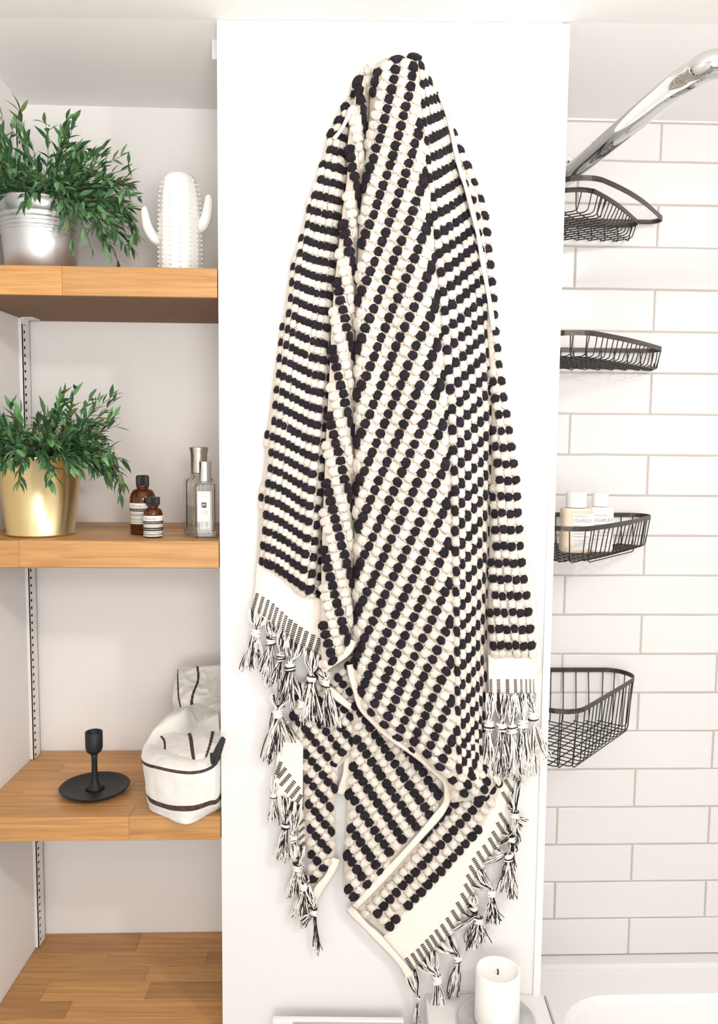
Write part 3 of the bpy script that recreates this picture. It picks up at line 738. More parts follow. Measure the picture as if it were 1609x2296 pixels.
tail = [[pt(397, 1502, 1.46), pt(408, 1496, 1.455), pt(430, 1495, 1.45), pt(452, 1493, 1.45), pt(475, 1491, 1.45), pt(502, 1488, 1.45)],
        [pt(391, 1530, 1.43), pt(405, 1528, 1.425), pt(430, 1525, 1.425), pt(452, 1525, 1.43), pt(475, 1525, 1.43), pt(500, 1525, 1.43)],
        [pt(386, 1565, 1.41), pt(400, 1566, 1.395), pt(420, 1562, 1.39), pt(445, 1556, 1.40), pt(470, 1560, 1.40), pt(500, 1560, 1.40)],
        [pt(388, 1590, 1.41), pt(400, 1595, 1.385), pt(420, 1598, 1.375), pt(448, 1590, 1.375), pt(475, 1588, 1.36), pt(498, 1580, 1.36)],
        [pt(392, 1625, 1.40), pt(405, 1628, 1.375), pt(422, 1622, 1.36), pt(446, 1612, 1.35), pt(470, 1606, 1.34), pt(498, 1600, 1.34)],
        [pt(393, 1655, 1.40), pt(405, 1655, 1.37), pt(422, 1650, 1.355), pt(446, 1645, 1.34), pt(470, 1640, 1.335), pt(498, 1635, 1.335)]]
def st_tail(u, v):
    return (abs(u - (0.04 + 0.42 * v)) < 0.022 and v < 0.72) or (abs(u - 0.50 - 0.02 * math.sin(v * 9)) < 0.024 and v < 0.62) or (abs(v - (0.66 - 0.05 * u)) < 0.012 and 0.55 < u < 0.8) or (abs(v - 0.80 + 0.12 * (u - 0.4)) < 0.014 and 0.30 < u < 0.62)
drape(tail, st_tail, 'bag_mouth', bag, amp=0.006, seed=8)
cd = MB()
for k in range(5):
    pts = [pt(478 + R_.uniform(-3, 3), 1712 - k * 4, 1.212 - k * .001), pt(488 + R_.uniform(-4, 4), 1700 - k * 5, 1.206), pt(496 + R_.uniform(-3, 2), 1680 - k * 4, 1.206), pt(501 + R_.uniform(-2, 2), 1662 - k * 2, 1.212)]
    cd.tube(smooth_path(pts, 5), 0.0028, 6)
cd.tube(smooth_path([pt(474, 1688, 1.212), pt(476, 1710, 1.208), pt(484, 1712, 1.206), pt(486, 1694, 1.206), pt(496, 1672, 1.208)], 5), 0.0026, 6)
cd.build('drawstring', M_cord, bag, smooth=True)

# ------------------------------------------------------------------ corner baskets
def round_poly(P, rads, n=12):
    out = []
    k = len(P)
    for i in range(k):
        p = Vector((*P[i], 0)); a = (Vector((*P[i - 1], 0)) - p).normalized(); b = (Vector((*P[(i + 1) % k], 0)) - p).normalized()
        ang = a.angle(b); d = rads[i] / math.tan(ang / 2)
        s_, e_ = p + a * d, p + b * d
        c = p + (a + b).normalized() * (rads[i] / math.sin(ang / 2))
        for j in range(n + 1):
            t_ = j / n; q = s_.lerp(e_, t_); v = (q - c).normalized() * rads[i]; out.append(((c + v).x, (c + v).y))
    return out
def seg_clip(loop, p, d):
    """parameters where the line p + t d crosses the closed loop"""
    ts = []
    for i in range(len(loop)):
        a = loop[i]; b = loop[(i + 1) % len(loop)]; ex, ey = b[0] - a[0], b[1] - a[1]
        den = d[0] * ey - d[1] * ex
        if abs(den) < 1e-12: continue
        t_ = ((a[0] - p[0]) * ey - (a[1] - p[1]) * ex) / den; u = ((a[0] - p[0]) * d[1] - (a[1] - p[1]) * d[0]) / den
        if 0 <= u < 1: ts.append(t_)
    ts.sort(); return ts
def basket(parent, A, B, C, rads, zr, depth, band, sp, bulge=0.0, taper=0.010, wires=True, wr=0.0010):
    bc = Vector((C[0] - B[0], C[1] - B[1])); nn_ = Vector((-bc.y, bc.x)).normalized()
    if nn_.x < 0: nn_ = -nn_
    M_ = ((B[0] + C[0]) / 2 + nn_.x * bulge, (B[1] + C[1]) / 2 + nn_.y * bulge)
    pl_ = [A, B, M_, C] if bulge else [A, B, C]
    if bulge:
        va = Vector((B[0] - M_[0], B[1] - M_[1])); vb = Vector((C[0] - M_[0], C[1] - M_[1])); rads = [rads[0], rads[1], (va.length * 0.42) * math.tan(va.angle(vb) / 2), rads[2]]
    loop = round_poly(pl_, rads)
    dense = []
    for i in range(len(loop)):
        a_, b_ = loop[i], loop[(i + 1) % len(loop)]; kk = max(1, int(math.hypot(b_[0] - a_[0], b_[1] - a_[1]) / 0.004))
        for j in range(kk): dense.append((lerp(a_[0], b_[0], j / kk), lerp(a_[1], b_[1], j / kk)))
    loop = dense
    mb = MB(); n = len(loop); cx_ = sum(p[0] for p in loop) / n; cy_ = sum(p[1] for p in loop) / n
    def off(p, d):
        v = Vector((p[0] - cx_, p[1] - cy_)); L = v.length; return (cx_ + v.x * (L - d) / L, cy_ + v.y * (L - d) / L)
    inn = [off(p, 0.0022) for p in loop]
    rings = [[(p[0], p[1], zr - band) for p in loop], [(p[0], p[1], zr) for p in loop], [(p[0], p[1], zr) for p in inn], [(p[0], p[1], zr - band) for p in inn]]
    vs = sum(rings, []); fs = []
    for k in range(4):
        for i in range(n):
            j = (i + 1) % n; q = (k + 1) % 4; fs.append((k * n + i, k * n + j, q * n + j, q * n + i))
    mb.add(vs, fs).build('rim_band', M_rim, parent, smooth=False)
    if not wires: return
    rim = [off(p, 0.0012) for p in loop]; flo = [off(p, taper) for p in loop]
    u1 = bc.normalized(); u2 = Vector((-u1.y, u1.x))
    zf = zr - depth; k_ = 0
    while k_ < 40:
        P0 = (A[0] + 0.006 + sp * k_ - 14 * sp, A[1] - taper - 0.001 + SK * (sp * k_ - 14 * sp)); k_ += 1
        for (fam, d, dz) in ((1, u1, 0.0), (2, u2, 2 * wr)):
            tf = seg_clip(flo, P0, d); tr = seg_clip(rim, P0, d)
            if len(tf) < 2 or len(tr) < 2: continue
            if d.y < 0 or (fam == 1): pass
            z_ = zf + dz; f = lambda t_, z__: (P0[0] + d.x * t_, P0[1] + d.y * t_, z__)
            L = tf[-1] - tf[0]; c_ = min(0.008, L * 0.3)
            if L < 0.012: continue
            def end(t_f, t_r, sg):
                e0 = f(t_f, 0); rp = min(rim, key=lambda p: (p[0] - e0[0]) ** 2 + (p[1] - e0[1]) ** 2)
                return [(rp[0], rp[1], zr - band * 0.6), ((rp[0] + e0[0]) / 2, (rp[1] + e0[1]) / 2, zr - depth * 0.45), f(t_f, z_ + c_ * 1.1), f(t_f + sg * c_ * 0.25, z_ + c_ * 0.35), f(t_f + sg * c_, z_)]
            a = end(tf[0], tr[0], 1); b = end(tf[-1], tr[-1], -1)[::-1]
            if fam == 2:
                # the end facing the open side turns up to the rim, the other end is welded flat
                pa, pb = a[0], b[-1]
                da = (pa[0] - B[0]) * nn_.x + (pa[1] - B[1]) * nn_.y; db = (pb[0] - B[0]) * nn_.x + (pb[1] - B[1]) * nn_.y
                if da > db: b = [f(tf[-1] + 0.001, z_)]
                else: a = [f(tf[0] - 0.001, z_)]
            MB().tube(a + b, wr, 6).build('wire', M_blackm, parent, smooth=True)
def bz(px, py, y): return W(px, py, y).z
bx0 = PX1 + 0.0025
def by(x): return back_y(x) - 0.0045
specs = [
    ('black wire corner basket nearest the ceiling, below the chrome rail', bz(1400, 481, 1.50), 0.0, 0.526, 1.250, 0.0, 0.020),
    ('shallow black wire corner basket, second from the top', bz(1350, 776, 1.50), 0.041, 0.546, 1.255, 0.008, 0.016),
    ('black wire corner basket holding the two shampoo bottles', bz(1380, 1153, 1.50), 0.060, 0.538, 1.240, 0.010, 0.022),
    ('deep black wire corner basket, lowest of the four', bz(1300, 1507, 1.50), 0.104, 0.533, 1.232, 0.010, 0.004)]
BK = []
for i, (lab, zr, dep, xt, yf, tp, bg) in enumerate(specs):
    t = thing('corner_basket', (bx0 + 0.06, 1.45, zr - max(dep, 0.05)), lab, 'shower basket', 'black wire corner baskets')
    A = (bx0, by(bx0)); B = (xt + 0.028, by(xt)); Cc = (bx0, yf - 0.03)
    if i == 0:
        basket(t, A, (xt + 0.032, by(xt)), (bx0, yf - 0.030), [0.012, 0.018, 0.05], zr, 0.05, 0.0078, 1, bulge=0.024, wires=False)
        basket(t, (bx0 + .003, by(bx0) - 0.004), (xt - 0.014, by(xt) - 0.004), (bx0 + .003, yf - 0.006), [0.012, 0.018, 0.046], zr - 0.0085, 0.035, 0.0072, 0.0235, bulge=0.016)
    else:
        basket(t, A, B, Cc, [0.012, (0.0, 0.024, 0.030, 0.042)[i], 0.048], zr, dep, 0.0080, 0.0245, bulge=bg, taper=tp)
    BK.append((t, zr, dep))
    if i == 1:
        z_ = zr - dep; hx_ = xt - 0.016
        MB().tube(smooth_path([(hx_ - 0.012, by(xt) - 0.012, z_ + 0.0015), (hx_ + 0.004, by(xt) - 0.012, z_ + 0.0005), (hx_ + 0.0105, by(xt) - 0.012, z_ + 0.004), (hx_ + 0.0115, by(xt) - 0.012, z_ + 0.013)], 5), 0.0017, 8).build('hook', M_blackm, t, smooth=True)

# shampoo bottles standing in the third basket
fl = BK[2][1] - BK[2][2] + 0.0034
def squeeze(px, ycen, w, htop, hcap, wcap, label, body_mat, words, group, lx):
    cx_ = W(px, 1200, ycen).x; t = thing('shampoo_bottle', (cx_, ycen, fl), label, 'bottle', group)
    dd = 0.019
    def rl(sx, z_, n=10):
        out = []
        for i in range(4 * n):
            a = 2 * PI * i / (4 * n); c, s_ = math.cos(a), math.sin(a)
            out.append((cx_ + sx * w / 2 * math.copysign(abs(c) ** 0.45, c), ycen + sx * dd * math.copysign(abs(s_) ** 0.6, s_), fl + z_))
        return out
    L = [rl(0.9, 0), rl(1, 0.003), rl(1, htop - 0.004), rl(0.95, htop - 0.001), rl(0.4, htop)]
    N = len(L[0]); vs = sum(L, []); fs = [tuple(range(N - 1, -1, -1)), tuple((len(L) - 1) * N + i for i in range(N))]
    for k in range(len(L) - 1):
        for i in range(N):
            j = (i + 1) % N; fs.append((k * N + i, k * N + j, k * N + N + j, k * N + N + i))
    MB().add(vs, fs).build('squeeze_body', body_mat, t, smooth=False)
    MB().lathe([(0.001, htop), (wcap, htop + 0.0004), (wcap, htop + hcap - 0.004), (wcap * 0.96, htop + hcap - 0.001), (wcap * 0.85, htop + hcap), (0.001, htop + hcap)], (cx_, ycen, fl), 40).build('flip_cap', M_cap, t)
    yl = ycen - dd - 0.0004
    fn = lambda o_: (lambda x, y: (cx_ + x, yl - o_, fl + y))
    x0, x1 = lx
    pl = MB().add([fn(0)(x0, 0.007), fn(0)(x1, 0.007), fn(0)(x1, htop - 0.010), fn(0)(x0, htop - 0.010)], [(0, 1, 2, 3)]).build('paper_label', M_white, t)
    ink = MB(); r = random.Random(px)
    for k_, (txt, sz, yy, ww) in enumerate(words): place_text(ink, txt, sz, fn(0.0002), x0 + 0.002, yy, ww)
    for yy in (htop - 0.0135, htop - 0.0155, 0.022, 0.0195, 0.016, 0.0135, 0.010): fake_lines(ink, fn(0.0002), x0 + 0.002, x1 - r.uniform(0.004, 0.012), yy, 0.0006, r)
    ink.build('printing', [M_grey], pl)
squeeze(1289, 1.400, 0.052, 0.077, 0.027, 0.0175, 'peach shampoo bottle with white label, left of the two in the basket', M_shamp,
        [('N\u00ba4', 0.0072, 0.0435, None), ('BOND MAINTENANCE', 0.0042, 0.0372, 0.034), ('SHAMPOO', 0.0042, 0.0318, 0.020), ('SHAMPOOING', 0.0042, 0.0265, 0.026), ('OLAPLEX', 0.0078, 0.053, 0.030)], 'bottles in the third basket', (-0.010, 0.0245))
squeeze(1342, 1.415, 0.044, 0.078, 0.024, 0.0140, 'cream conditioner bottle with white label, right of the two in the basket', M_cond,
        [('OLAPLEX', 0.0085, 0.0525, 0.032), ('N\u00ba5', 0.0065, 0.0450, None), ('BOND MAINTENANCE', 0.0042, 0.0385, 0.030), ('CONDITIONER', 0.0042, 0.0330, 0.024), ('REVITALISANT', 0.0042, 0.0275, 0.026)], 'bottles in the third basket', (-0.0165, 0.0185))

# ------------------------------------------------------------------ chrome rail
ry0, ry1 = back_y(0.4) - 0.004, 0.93
pA = W(1262, 403, 1.46); pB = W(1538, 172, ry1)
dirv = (pB - pA).normalized()
pS = pA - dirv * 0.03
rail = thing('chrome_rail', tuple(W(1262, 403, 1.46)), 'polished chrome shower rail bending to the right above the baskets', 'shower rail')
pC = W(1640, 140, ry1 - 0.035)
pE = pC + Vector((0.35, 0.02, 0.015))
path = [tuple(pS), tuple(pA)] + [tuple(pA.lerp(pB, k)) for k in (0.3, 0.6, 0.82)] + [tuple(pB.lerp(pC, 0.12) + Vector((0, 0, -0.001)))] + [tuple(pC), tuple(pC.lerp(pE, 0.5)), tuple(pE)]
MB().tube(smooth_path(path, 10), 0.0150, 40).build('bent_tube', M_chrome, rail, smooth=True)
fp = W(1268, 364, 1.0); fx_ = W(1268, 362, back_y(0.4) - 0.004)
fl_ = thing('rail_bracket', tuple(fx_), 'white wall bracket with one screw beside the end of the chrome rail', 'bracket')
m1 = MB(); yb = back_y(fx_.x) - 0.0025
c_ = W(1268, 366, yb)
pr = []
for (rr, dy) in ((0.014, 0.0), (0.0145, 0.002), (0.0135, 0.006), (0.001, 0.0065)):
    pr.append([(c_.x + rr * math.cos(2 * PI * i / 32), yb - dy, c_.z + rr * math.sin(2 * PI * i / 32)) for i in range(32)])
vs = sum(pr, []); m1.add(vs, [(k * 32 + i, k * 32 + (i + 1) % 32, k * 32 + 32 + (i + 1) % 32, k * 32 + 32 + i) for k in range(3) for i in range(32)]); m1.build('bracket_plate', M_cap, fl_, smooth=True)
m2 = MB(); sc_ = W(1274, 364, yb - 0.007)
for rr, dy in ((0.0045, 0.0), (0.0045, 0.0012), (0.0018, 0.0012), (0.0015, 0.0004)):
    pass
m2.tube([(sc_.x, yb - 0.0062, sc_.z), (sc_.x, yb - 0.0082, sc_.z)], [0.0045, 0.0040], 20)
m2.add([(sc_.x + a * 0.0028, yb - 0.0084, sc_.z + b * 0.0028) for a, b in ((-1, .2), (1, .2), (1, -.2), (-1, -.2), (-.2, 1), (.2, 1), (.2, -1), (-.2, -1))], [(0, 1, 2, 3), (4, 5, 6, 7)], 1)
m2.build('screw', [M_chrome, M_ink], fl_)

# ------------------------------------------------------------------ candle on its plate, box at the bottom edge
cyy = 1.168; ccx = W(1113, 2270, cyy).x
t = thing('stone_plate', (ccx, cyy, LZ), 'round grey marble plate on the white ledge under the candle', 'plate')
MB().lathe([(0.001, 0), (0.052, 0), (0.0575, 0.003), (0.0590, 0.008), (0.0580, 0.0095), (0.0555, 0.0085), (0.052, 0.0065), (0.001, 0.006)], (ccx, cyy, LZ), 64).build('plate_disc', M_stone, t, smooth=True)
kx = W(1114, 2250, cyy).x
t = thing('pillar_candle', (kx, cyy, LZ + 0.0065), 'thick ivory pillar candle standing on the grey plate', 'candle')
def wob(r, z, a): return r + (0.0006 * math.sin(3 * a + 1) if z > 0.07 else 0)
MB().lathe([(0.001, 0), (0.0325, 0), (0.0338, 0.002), (0.0338, 0.078), (0.0325, 0.0815), (0.0300, 0.0812), (0.0275, 0.0765), (0.018, 0.0738), (0.001, 0.0730)], (kx, cyy, LZ + 0.0065), 64, fn=wob).build('wax_body', M_wax, t, smooth=True)
MB().tube([(kx, cyy, LZ + 0.079), (kx + 0.0004, cyy, LZ + 0.083), (kx - 0.0006, cyy - .0005, LZ + 0.0875)], [0.0014, 0.0013, 0.0016], 8).build('wick', M_wick, t, smooth=True)
bxy = 1.20; q0 = W(610, 2292, bxy); q1 = W(905, 2285, bxy)
t = thing('printed_box', ((q0.x + q1.x) / 2, bxy + 0.005, 0.52), "white box with grey printed panel at the pier's foot, left of the fringe", 'box')
bevel(MB().box(q0.x, q1.x, bxy, bxy + 0.010, 0.5202, (q0.z + q1.z) / 2).build('box_body', M_white, t), 0.002)
l0 = W(656, 2281, bxy - .0004); l1 = W(902, 2281, bxy - .0004)
zt_ = (q0.z + q1.z) / 2 - 0.0022
pl = MB().add([(l0.x, bxy - .0004, zt_ - 0.05), (l1.x, bxy - .0004, zt_ - 0.05), (l1.x, bxy - .0004, zt_), (l0.x, bxy - .0004, zt_)], [(0, 1, 2, 3)]).build('printed_panel', M_paper, t)
ink = MB(); r = random.Random(4)
for k in range(10): fake_lines(ink, lambda x, y: (x, bxy - .0007, y), l0.x + 0.002, l1.x - r.uniform(0.002, 0.03), zt_ - 0.0042 - k * 0.0040, 0.0011, r)
ink.build('printing', M_ink, pl)

# ------------------------------------------------------------------ TOWEL
towel = thing('towel', tuple(W(880, 1200, PIER_Y)), 'cream towel with rows of black tufts and knotted tassels hanging on the white pier', 'towel')
def inside(x, y, poly):
    c = False; n = len(poly); j = n - 1
    for i in range(n):
        xi, yi = poly[i]; xj, yj = poly[j]
        if (yi > y) != (yj > y) and x < (xj - xi) * (y - yi) / (yj - yi) + xi: c = not c
        j = i
    return c
def edist(x, y, poly):
    b = 1e9; n = len(poly)
    for i in range(n):
        ax, ay = poly[i]; bx_, by_ = poly[(i + 1) % n]; dx, dy = bx_ - ax, by_ - ay
        t_ = max(0, min(1, ((x - ax) * dx + (y - ay) * dy) / (dx * dx + dy * dy + 1e-9)))
        d = math.hypot(x - ax - t_ * dx, y - ay - t_ * dy); b = min(b, d)
    return b
class Panel:
    """one visible fall of the towel: outline on the wall in photo units, and how far it stands off the wall"""
    def __init__(s, poly, base, bulge, R, fold=None):
        s.poly = poly; s.base = base; s.bulge = bulge; s.R = R; s.fold = fold
    def depth(s, x, y):
        e = edist(x, y, s.poly); k = min(e / s.R, 1.0) if inside(x, y, s.poly) else 0
        d = s.base - s.bulge * (1 - k) ** 2
        if s.fold: d += s.fold(x, y)
        return max(d, 0.004)
    def P(s, x, y, off=0.0):
        return W(x, y, PIER_Y - s.depth(x, y) - off)
    def sheet(s, name, m, step=14, skirt=0.6):
        poly = []
        n = len(s.poly)
        for i in range(n):
            a = s.poly[i]; b = s.poly[(i + 1) % n]; L = math.hypot(b[0] - a[0], b[1] - a[1]); k = max(1, int(L / step))
            for j in range(k): poly.append((lerp(a[0], b[0], j / k), lerp(a[1], b[1], j / k)))
        xs = [p[0] for p in s.poly]; ys = [p[1] for p in s.poly]; pts = [Vector(p) for p in poly]; nb = len(pts)
        y = min(ys); r = 0
        while y < max(ys):
            x = min(xs) + (step / 2 if r % 2 else 0)
            while x < max(xs):
                if inside(x, y, s.poly) and edist(x, y, s.poly) > step * 0.45: pts.append(Vector((x, y)))
                x += step
            y += step * 0.87; r += 1
        vo, _, fo, *_r = delaunay_2d_cdt(pts, [(i, (i + 1) % nb) for i in range(nb)], [list(range(nb))], 1, 1e-5)
        mb = MB(); vs = [s.P(v.x, v.y) for v in vo]
        fs = [tuple(f) for f in fo]
        mb.add(vs, fs)
        # edge turns back towards the wall
        b0 = len(mb.v)
        loopv = []
        for (x, y) in poly:
            d = s.depth(x, y); loopv.append(W(x, y, PIER_Y - d)); 
        back = []
        cxm = sum(p[0] for p in poly) / nb; cym = sum(p[1] for p in poly) / nb
        for (x, y) in poly:
            d = s.depth(x, y); L = math.hypot(x - cxm, y - cym) + 1e-6; k = 6 / L
            q = W(x, y, PIER_Y - d); q.y = PIER_Y - d * (1 - skirt); q.x -= (x - cxm) * k * 0.0007; back.append(q)
        mb.add(loopv + back, [(i, (i + 1) % nb, nb + (i + 1) % nb, nb + i) for i in range(nb)])
        return mb.build(name, m, towel, smooth=True)

# tuft shapes: a squarish dome covered with small curling loops
def tuft_shape(seed, loops):
    r = random.Random(seed); v = []; f = []
    n = 14; rings = [(1.0, 0.0), (0.98, 0.35), (0.78, 0.75), (0.42, 0.98)]
    ph = r.uniform(0, 6)
    for (q, h) in rings:
        for i in range(n):
            a = 2 * PI * i / n; c, s_ = math.cos(a), math.sin(a)
            k = q * (1 + 0.07 * math.sin(5 * a + ph) + r.uniform(-.05, .05))
            v.append((0.5 * k * math.copysign(abs(c) ** 0.75, c), 0.5 * k * math.copysign(abs(s_) ** 0.75, s_), h * (1 + r.uniform(-.1, .1))))
    v.append((0, 0, 1.05))
    for k in range(3):
        for i in range(n):
            j = (i + 1) % n; f += [(k * n + i, k * n + j, k * n + n + j), (k * n + i, k * n + n + j, k * n + n + i)]
    for i in range(n): f.append((3 * n + i, 3 * n + (i + 1) % n, 4 * n))
    def strand(path_, side, w):
        b = len(v)
        for i, p in enumerate(path_):
            k = 0.55 if i in (0, len(path_) - 1) else 1.0
            for (s1_, s2_) in ((1, 0), (-.5, .9), (-.5, -.9)): v.append(tuple(p + side * (s2_ * w * k) + Vector((0, 0, s1_ * w * 2.4 * k))))
        for i in range(len(path_) - 1):
            for j in range(3):
                q = (j + 1) % 3; f.append((b + i * 3 + j, b + i * 3 + q, b + i * 3 + 3 + q)); f.append((b + i * 3 + j, b + i * 3 + 3 + q, b + i * 3 + 3 + j))
    def dome(x, y):
        dr = min(1, math.hypot(x, y) / 0.58); return math.sqrt(max(0, 1 - dr ** 2.6))
    # fat strands lying side by side over the tuft, fanning out a little
    for l in range(7):
        off = (l - 3) / 3 * 0.42 + r.uniform(-.04, .04); an = PI / 2 + off * 0.8 + r.uniform(-.25, .25)
        dx, dy = math.cos(an), math.sin(an); hl = 0.50 * math.sqrt(max(0.15, 1 - (off / 0.62) ** 2)) * r.uniform(0.9, 1.15)
        pth = []
        for t_ in (-1, -.6, 0, .6, 1):
            x = off + dx * hl * t_; y = dy * hl * t_ + r.uniform(-.02, .02); pth.append(Vector((x, y, dome(x, y) * 0.95 + 0.04 + r.uniform(-.03, .05) - (0.12 if abs(t_) == 1 else 0))))
        strand(pth, Vector((-dy, dx, 0)), 0.062)
    # small loops curling out, mostly near the rim
    for l in range(loops):
        a0 = r.uniform(0, 2 * PI); rr = r.uniform(0.30, 0.52); cx_, cy_ = rr * math.cos(a0), rr * math.sin(a0)
        da = a0 + r.uniform(-1.2, 1.2); ln = r.uniform(0.14, 0.24); hh = r.uniform(0.10, 0.30); pth = []
        for t_ in (0, 0.33, 0.67, 1.0):
            x = cx_ + math.cos(da) * ln * (t_ - 0.4); y = cy_ + math.sin(da) * ln * (t_ - 0.4)
            pth.append(Vector((x, y, dome(x, y) + hh * math.sin(PI * t_) - 0.05)))
        strand(pth, Vector((-math.sin(da), math.cos(da), 0)), 0.030)
    return np.array(v, dtype=np.float32), np.array(f, dtype=np.int32)
TUFTS = [tuft_shape(i, 14) for i in range(8)]
TUFT_D = []; TUFT_W = []
for (v, f) in TUFTS:
    for lst, m, nm in ((TUFT_D, M_dark, 'tuft'), (TUFT_W, M_cream, 'tuft')):
        me = bpy.data.meshes.new(nm); me.from_pydata([tuple(map(float, p)) for p in v], [], [tuple(map(int, p)) for p in f]); me.materials.append(m)
        me.polygons.foreach_set('use_smooth', [True] * len(f)); me.update(); lst.append(me)
stitches = MB()
tufts = []   # (priority, dark, matrix 4x4)
def put(panel, x, y, ax, ay, along, across, dark, tx=0.0):
    """one tuft on the panel at photo position x, y; (ax, ay) unit direction of its column; sizes in photo units"""
    along0, across0 = along, across
    k_ = 0.97 if dark else 0.98
    along *= R_.uniform(0.90, 1.05) * (1.04 if dark else 1.03); across *= R_.uniform(0.92, 1.08) * k_
    x += R_.uniform(-1, 1); y += R_.uniform(-1, 1)
    h = 3.0
    c = panel.P(x, y); pa = panel.P(x + ax * h, y + ay * h); pb = panel.P(x - ay * h, y + ax * h)
    ea = (pa - c); eb = (pb - c)
    la, lb = min(ea.length, 0.0060) / h, min(eb.length, 0.0060) / h
    ea.normalize(); nrm = ea.cross(eb).normalized()
    if nrm.y > 0: nrm = -nrm
    eb = nrm.cross(ea).normalized()
    S = 1.235 / 1825
    LA, LB = along * S * min(la / S, 1.5), across * S * min(lb / S, 1.5)
    hh = 0.0046 * min(1.0, across / 17) * R_.uniform(0.9, 1.15)
    M = np.eye(4); M[:3, 0] = np.array(ea) * LA; M[:3, 1] = np.array(eb) * LB; M[:3, 2] = np.array(nrm) * hh; M[:3, 3] = np.array(c - nrm * 0.0004)
    tufts.append((-(along0 * across0), dark, M))
    if across0 > 9:
        for q in (-0.34, 0.0, 0.34):
            for e_ in (-0.52,):
                m_ = c + ea * (along0 * S * q) + eb * (across0 * S * e_) + nrm * 0.0009
                u_ = ea * (along0 * S * 0.10); v_ = eb * 0.00030
                stitches.add([m_ - u_ - v_, m_ + u_ - v_, m_ + u_ + v_, m_ - u_ + v_, m_ - nrm * 0.0006], [(0, 1, 2, 3), (0, 4, 1), (1, 4, 2), (2, 4, 3), (3, 4, 0)])

# ---- centre and right-of-centre falls (P34)
poly34 = [(833, 165), (845, 142), (870, 128), (905, 122), (940, 126), (955, 150), (966, 175), (985, 212), (1002, 262), (1026, 370), (1048, 440), (1070, 520), (1085, 600), (1096, 680),
          (1094, 740), (1101, 850), (1104, 950), (1101, 1100), (1098, 1250), (1093, 1400), (1090, 1500), (1086, 1620), (1086, 1690), (1105, 1728), (1118, 1748), (1092, 1790), (1012, 1800),
          (1000, 1750), (930, 1692), (860, 1642), (812, 1592), (797, 1550), (792, 1500), (794, 1200), (797, 700), (805, 500), (815, 400), (828, 250)]
def ridge(y): return interp(y, [(150, 935), (350, 950), (500, 965), (650, 980), (800, 990), (900, 1000), (1100, 1008), (1700, 1018)])
def amp34(y): return interp(y, [(120, 0.2), (300, 0.6), (600, 1.0), (1500, 1.0), (1750, 0.6)])
def fold34(x, y):
    k = ridge(y)
    a = 0.020 * math.exp(-((x - (k - 45)) / 60) ** 2) + 0.006 * math.sin((x - k) / 24.0 + y / 190)
    b = -0.030 * sstep((x - k - 10) / 85)
    v = -0.010 * math.exp(-((x - k) / 9) ** 2)
    return (a + b + v) * amp34(y)
P34 = Panel(poly34, 0.062, 0.026, 26, fold34)
# ---- left fall
sil_l = [(800, 186), (776, 222), (750, 265), (735, 300), (725, 345), (715, 385), (700, 420), (685, 480), (670, 540), (655, 580), (645, 640), (638, 690), (630, 740), (622, 790), (612, 850), (605, 920), (597, 980), (592, 1050), (585, 1110), (580, 1190), (576, 1268)]
b12 = [(800, 190), (787, 260), (778, 330), (778, 400), (768, 470), (758, 560), (748, 650), (742, 750), (738, 850), (732, 950), (728, 1050), (722, 1200), (719, 1352)]
poly1 = sil_l + [(620, 1294), (665, 1330), (700, 1348)] + [(x + 6, y) for x, y in reversed(b12)]
def fold1(x, y):
    k = interp(y, [(y_, x_) for x_, y_ in b12]); u = k - x
    return -0.026 * sstep(1 - u / 34) + 0.006 * math.cos((x + y * 0.1) / 13.0)
P1 = Panel(poly1, 0.046, 0.020, 26, fold1)
# ---- narrow fold between
b23 = [(833, 165), (828, 250), (822, 320), (815, 400), (806, 500), (801, 600), (798, 700), (796, 1000), (794, 1200), (796, 1400), (791, 1442)]
poly2 = [(815, 142), (822, 140), (833, 160)] + b23 + [(775, 1468), (740, 1488), (721, 1500)] + [(x, y) for x, y in reversed(b12 + [(719, 1430)])][0:]
poly2 = [(812, 150), (822, 140), (833, 158)] + b23 + [(775, 1468), (742, 1486), (722, 1500), (718, 1430)] + list(reversed(b12))
def fold2(x, y): return -0.030 * sstep((x - interp(y, [(b_, a_) for a_, b_ in b23]) + 20) / 20)
P2 = Panel(poly2, 0.060, 0.014, 26, fold2)
# ---- right fall
sil_r = [(985, 208), (1002, 250), (1022, 300), (1047, 360), (1064, 400), (1081, 440), (1091, 480), (1099, 540), (1106, 620), (1113, 700), (1121, 800), (1136, 900), (1149, 980), (1159, 1060), (1166, 1150), (1171, 1230), (1180, 1300), (1190, 1380), (1200, 1474)]
lf5 = [(1092, 1474), (1093, 1400), (1098, 1250), (1101, 1100), (1104, 950), (1101, 850), (1092, 740), (1092, 680), (1080, 600), (1064, 520), (1042, 440), (1020, 370), (996, 262)]
poly5 = sil_r + lf5
P5 = Panel(poly5, 0.044, 0.020, 24, lambda x, y: 0.003 * math.cos((x - y * 0.1) / 7.0))
